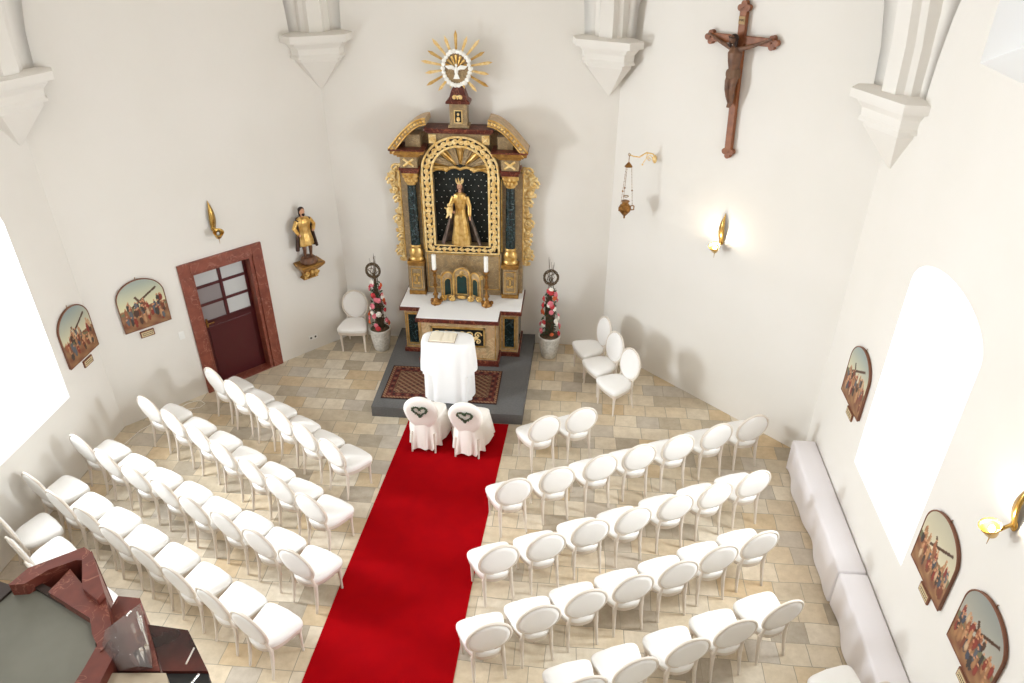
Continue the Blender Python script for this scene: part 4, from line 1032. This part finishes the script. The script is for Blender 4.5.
# ------------------------------------------------------------------ benches with cloth
def bench(ya, yb, lab, clab):
    L = ya-yb; t = thing('wall_bench', lab, 'bench', (4.702, (ya+yb)/2, 0), 0, 'cloth-covered wall benches')
    MB().box(-.13, .13, -L/2+.02, L/2-.02, .44, .48).build('seat', M['wood'], t)
    for k in (-1, 0, 1): MB().box(-.11, .11, k*(L/2-.15)-.02, k*(L/2-.15)+.02, 0, .44).build('leg', M['wood'], t)
    ls = []; n = 160
    def lp(w, l, zz, amp):
        out = []; w0, l0 = .16, L/2; per = 2*(2*w0+2*l0)
        for i in range(n):
            s_ = i/n*per
            if s_ < 2*l0: x, y = -w0, -l0+s_; nx, ny = -1, 0
            elif s_ < 2*l0+2*w0: x, y = -w0+(s_-2*l0), l0; nx, ny = 0, 1
            elif s_ < 4*l0+2*w0: x, y = w0, l0-(s_-2*l0-2*w0); nx, ny = 1, 0
            else: x, y = w0-(s_-4*l0-2*w0), -l0; nx, ny = 0, -1
            a = amp*(sin(s_*5.1)+.6*sin(s_*11.3+1)) if nx < 0 or ny else 0
            out.append((x*w/w0+nx*a, y*l/l0+ny*a*.3, zz))
        return out
    for w, q, zz, amp in ((.147, .0, .02, .022), (.147, -.0, .15, .018), (.146, 0, .32, .008), (.145, 0, .46, .0), (.14, -.005, .494, 0), (.125, -.02, .50, 0), (.02, -.12, .50, 0)): ls.append(lp(w, L/2+q, zz, amp))
    o = MB().loft(ls, 0, True, True).build('bench_cloth', M['bench_cloth']); tag(o, clab, 'cloth', 'white cloths over the wall benches', loc=(4.702, (ya+yb)/2, 0))
bench(-2.86, -5.04, 'long bench under white cloth at the right wall, the farther one', 'long white cloth covering the farther bench at the right wall')
bench(-5.06, -7.36, 'long bench under white cloth at the right wall, the nearer one', 'long white cloth covering the nearer bench at the right wall')

# ------------------------------------------------------------------ small wall things
def plate(u, zz, w, h, lab, nm, holes):
    t = thing(nm, lab, 'switch' if 'switch' in nm else 'socket', wall_loc(DL0, angDL, u, 0, zz), angDL)
    MB().box(-w/2, w/2, -.012, -.001, 0, h).build('plate', M['plastic'], t, bevel=.003)
    mb = MB()
    for x in holes: mb.lathe([(.018, 0), (.018, .003)], M=Matrix.Translation((x, -.012, h/2)) @ Matrix.Rotation(PI/2, 4, 'X'), n=14)
    if holes: mb.build('socket_inset', M['socket'], t)
    else: MB().box(-w/2+.012, w/2-.012, -.016, -.012, .015, h-.015).build('rocker', M['plastic'], t)
plate(onDL(-3.97, -2.03), 1.03, .08, .12, 'small white light switch on the wall left of the door', 'light_switch', ())
plate(onDL(-2.63, -.55), .2, .16, .08, 'white double socket low on the wall right of the door', 'wall_socket', (-.04, .04))
mb = MB(); mb.tube([(-4.15, -2.42, .006), (-4.0, -2.36, .006), (-3.82, -2.3, .006), (-3.78, -2.2, .006), (-3.9, -2.12, .006), (-4.05, -2.22, .006), (-4.3, -2.7, .006), (-4.42, -2.9, .006), (-4.5, -3.3, .006)], .006, 6)
tag(mb.build('floor_cable', M['cable']), 'thin white cable lying on the stone floor left of the door', 'cable')

# ------------------------------------------------------------------ camera
cam = bpy.data.cameras.new('camera'); co = bpy.data.objects.new('camera', cam); C.objects.link(co)
CP = Vector((1.34973850*1.2, -8.98834767*1.2, 6.72)); yaw, pit, rol, F = 9.17237708e-02, 5.55007085e-01, 1.97846877e-03, 750.02
fwd = Vector((-sin(yaw)*cos(pit), cos(yaw)*cos(pit), -sin(pit))); r = Vector((cos(yaw), sin(yaw), 0)); u_ = r.cross(fwd)
r2 = r*cos(rol)+u_*sin(rol); u2 = -r*sin(rol)+u_*cos(rol)
Rm = Matrix((r2, u2, -fwd)).transposed()
co.matrix_world = Matrix.Translation(CP) @ Rm.to_4x4()
cam.sensor_width = 36; cam.lens = F/1024*36; cam.clip_start = .05; cam.clip_end = 100
bpy.context.scene.camera = co
def at(px, py, zz):
    d = fwd*F+r2*(px-512)-u2*(py-341.5); k = (zz-CP.z)/d.z; p = CP+d*k; return (p.x, p.y)

# ------------------------------------------------------------------ gallery (foreground, lower left)
gz = 4.3
P = lambda pts, zz=gz: [at(x, y, zz) for x, y in pts]
structure(MB().slab([(-WL, YB), (WR, YB), (WR, -9.9), (.6, -9.9), (.25, -9.45), (-.6, -9.45), (-1.3, -9.6), (-WL, -9.6)], 4.0, 4.2).build('floor_gallery', M['timber_dark']))
Q = thing('gallery_cornice', 'red marbled angular cornice with grey ledge, cut off in the lower left corner', 'cornice', (*at(60, 620, 4.2), 4.2))
def gp(name, pts, z0, z1, m, bev=.004):
    o = MB().slab([(x-Q.location.x, y-Q.location.y) for x, y in P(pts, z1)], z0-Q.location.z, z1-Q.location.z).build(name, m, Q, bevel=bev); return o
gp('ledge', [(-60, 640), (-40, 600), (0, 596), (22, 582), (94, 620), (96, 650), (74, 690), (60, 740), (-60, 740)], 4.1, 4.3, M['ledge'])
gp('edge_moulding', [(22, 580), (28, 576), (98, 612), (96, 624)], 4.12, 4.315, M['timber_dark'])
gp('marbled_beam', [(8, 585), (28, 568), (84, 547), (90, 551), (96, 560), (76, 560), (48, 570), (24, 584)], 4.1, 4.36, M['stone_red'])
gp('marbled_beam', [(82, 556), (92, 551), (104, 592), (97, 600), (82, 588)], 4.1, 4.37, M['stone_red'])
gp('marbled_block', [(48, 592), (70, 569), (84, 586), (106, 598), (114, 640), (100, 652), (92, 634), (90, 618)], 4.1, 4.34, M['stone_red'])
gp('marbled_beam', [(100, 640), (112, 640), (114, 655), (96, 690), (70, 690), (84, 668)], 4.1, 4.335, M['stone_red'])
gp('dark_corner', [(-20, 575), (8, 584), (22, 580), (0, 600), (-30, 610)], 4.05, 4.31, M['timber_dark'])
gp('marbled_panel', [(98, 671), (104, 620), (118, 596), (140, 598), (152, 640), (160, 671)], 4.1, 4.27, M['stone_red'])
gp('pale_ledge', [(84, 673), (166, 673), (178, 720), (60, 720)], 4.1, 4.29, mat('pale_stone', 'B8AC98', .5, col2='A89A84', scale=6))
Q2 = thing('display_case', 'dark glossy glass case with metal edge rods and curved clear cover, bottom left', 'display case', (*at(180, 655, 4.2), 4.2))
def gq(name, pts, z0, z1, m):
    return MB().slab([(x-Q2.location.x, y-Q2.location.y) for x, y in P(pts, z1)], z0-Q2.location.z, z1-Q2.location.z).build(name, m, Q2, bevel=.002)
gq('glass_top', [(145, 624), (188, 630), (208, 671), (162, 671), (155, 650)], 4.22, 4.25, M['smoke'])
gq('lower_edge', [(165, 672), (208, 672), (216, 720), (178, 720)], 4.15, 4.235, M['black'])
def gw(x, y, zz): a_, b_ = at(x, y, zz); return (a_-Q2.location.x, b_-Q2.location.y, zz-Q2.location.z)
for a_, b_ in (((137, 612), (148, 645)), ((186, 664), (194, 648)), ((191, 684), (199, 674)), ((126, 616), (131, 611))):
    MB().tube([gw(*a_, 4.36), gw(*b_, 4.36)], .0035, 8).build('metal_rod', M['chrome'], Q2)
# curved clear cover
ls = []
for k in range(9):
    q = k/8; zz = 4.29+.09*sin(PI*q); x0, y0_ = 100+q*6, 640-q*30; 
    pa = (100+10*q, 655-50*q) if q < .5 else (105+60*(q-.5)*1.2, 630-60*(q-.5)*.9); pb = (118+36*q, 672-4*q-20*sin(PI*q)*.2)
    ls.append([gw(*pa, zz), gw((pa[0]+pb[0])/2, (pa[1]+pb[1])/2, zz+.01), gw(*pb, zz-.03)])
ls2 = [[(p[0], p[1], p[2]) for p in l]+[(p[0], p[1], p[2]-.004) for p in l[::-1]] for l in ls]
MB().loft(ls2, 0, True).build('clear_cover', M['acrylic'], Q2)

# ------------------------------------------------------------------ light
sc = bpy.context.scene
w = bpy.data.worlds.new('world'); sc.world = w; w.use_nodes = True
w.node_tree.nodes['Background'].inputs['Color'].default_value = (.85, .92, 1, 1); w.node_tree.nodes['Background'].inputs['Strength'].default_value = 1
def area(name, loc, rot, sx, sy, e, col=(1, 1, 1), sp=180):
    l = bpy.data.lights.new(name, 'AREA'); l.shape = 'RECTANGLE'; l.size = sx; l.size_y = sy; l.energy = e; l.color = col; l.spread = math.radians(sp)
    o = bpy.data.objects.new(name, l); C.objects.link(o); o.location = loc; o.rotation_euler = rot; return o
LX = -WL-.80; RX = WR+.80
def day(x, yv, zz, hw, hh, e, tilt=0):
    s = 1 if x < 0 else -1
    area('window_daylight', (x, yv, zz), (0, -s*(PI/2-tilt), 0) , hh, hw, e, (.90, .96, 1.0), 130)  # daylight for the seen windows and the added unseen ones
for (yv, zz, h) in ((-4.42, 2.7, 1.6), (-8.55, 2.7, 1.6)): day(LX, yv, zz, .95, h, 330 if yv > -6 else 130)
for (yv, zz, h) in ((-4.42, 6.6, 1.3), (-12.6, 6.4, 2.0)): day(LX, yv, zz, .95, h, 150 if yv > -8 else 120)
for (yv, zz, h) in ((-4.76, 2.75, 1.6), (-9.1, 2.75, 1.6)): day(RX, yv, zz, .9, h, 210 if yv > -6 else 90)
for (yv, zz, h) in ((-12.6, 6.4, 2.0),): day(RX, yv, zz, .9, h, 210 if yv > -6 else 90)
# unseen fill lights added below the ceiling, no real lamps hang there
for x in (-2.2, 2.2): area('overhead_fill', (x, -9.0, 8.3), (math.radians(0), 0, 0), 1.2, 1.2, 110, (1, .97, .93))
sc.cycles.max_bounces = 10; sc.cycles.diffuse_bounces = 6; sc.cycles.caustics_reflective = False; sc.cycles.caustics_refractive = False
sc.cycles.use_denoising = True
sc.cycles.sample_clamp_indirect = 8
sc.view_settings.view_transform = 'Standard'; sc.view_settings.look = 'None'; sc.view_settings.gamma = 1; sc.view_settings.exposure = -0.70
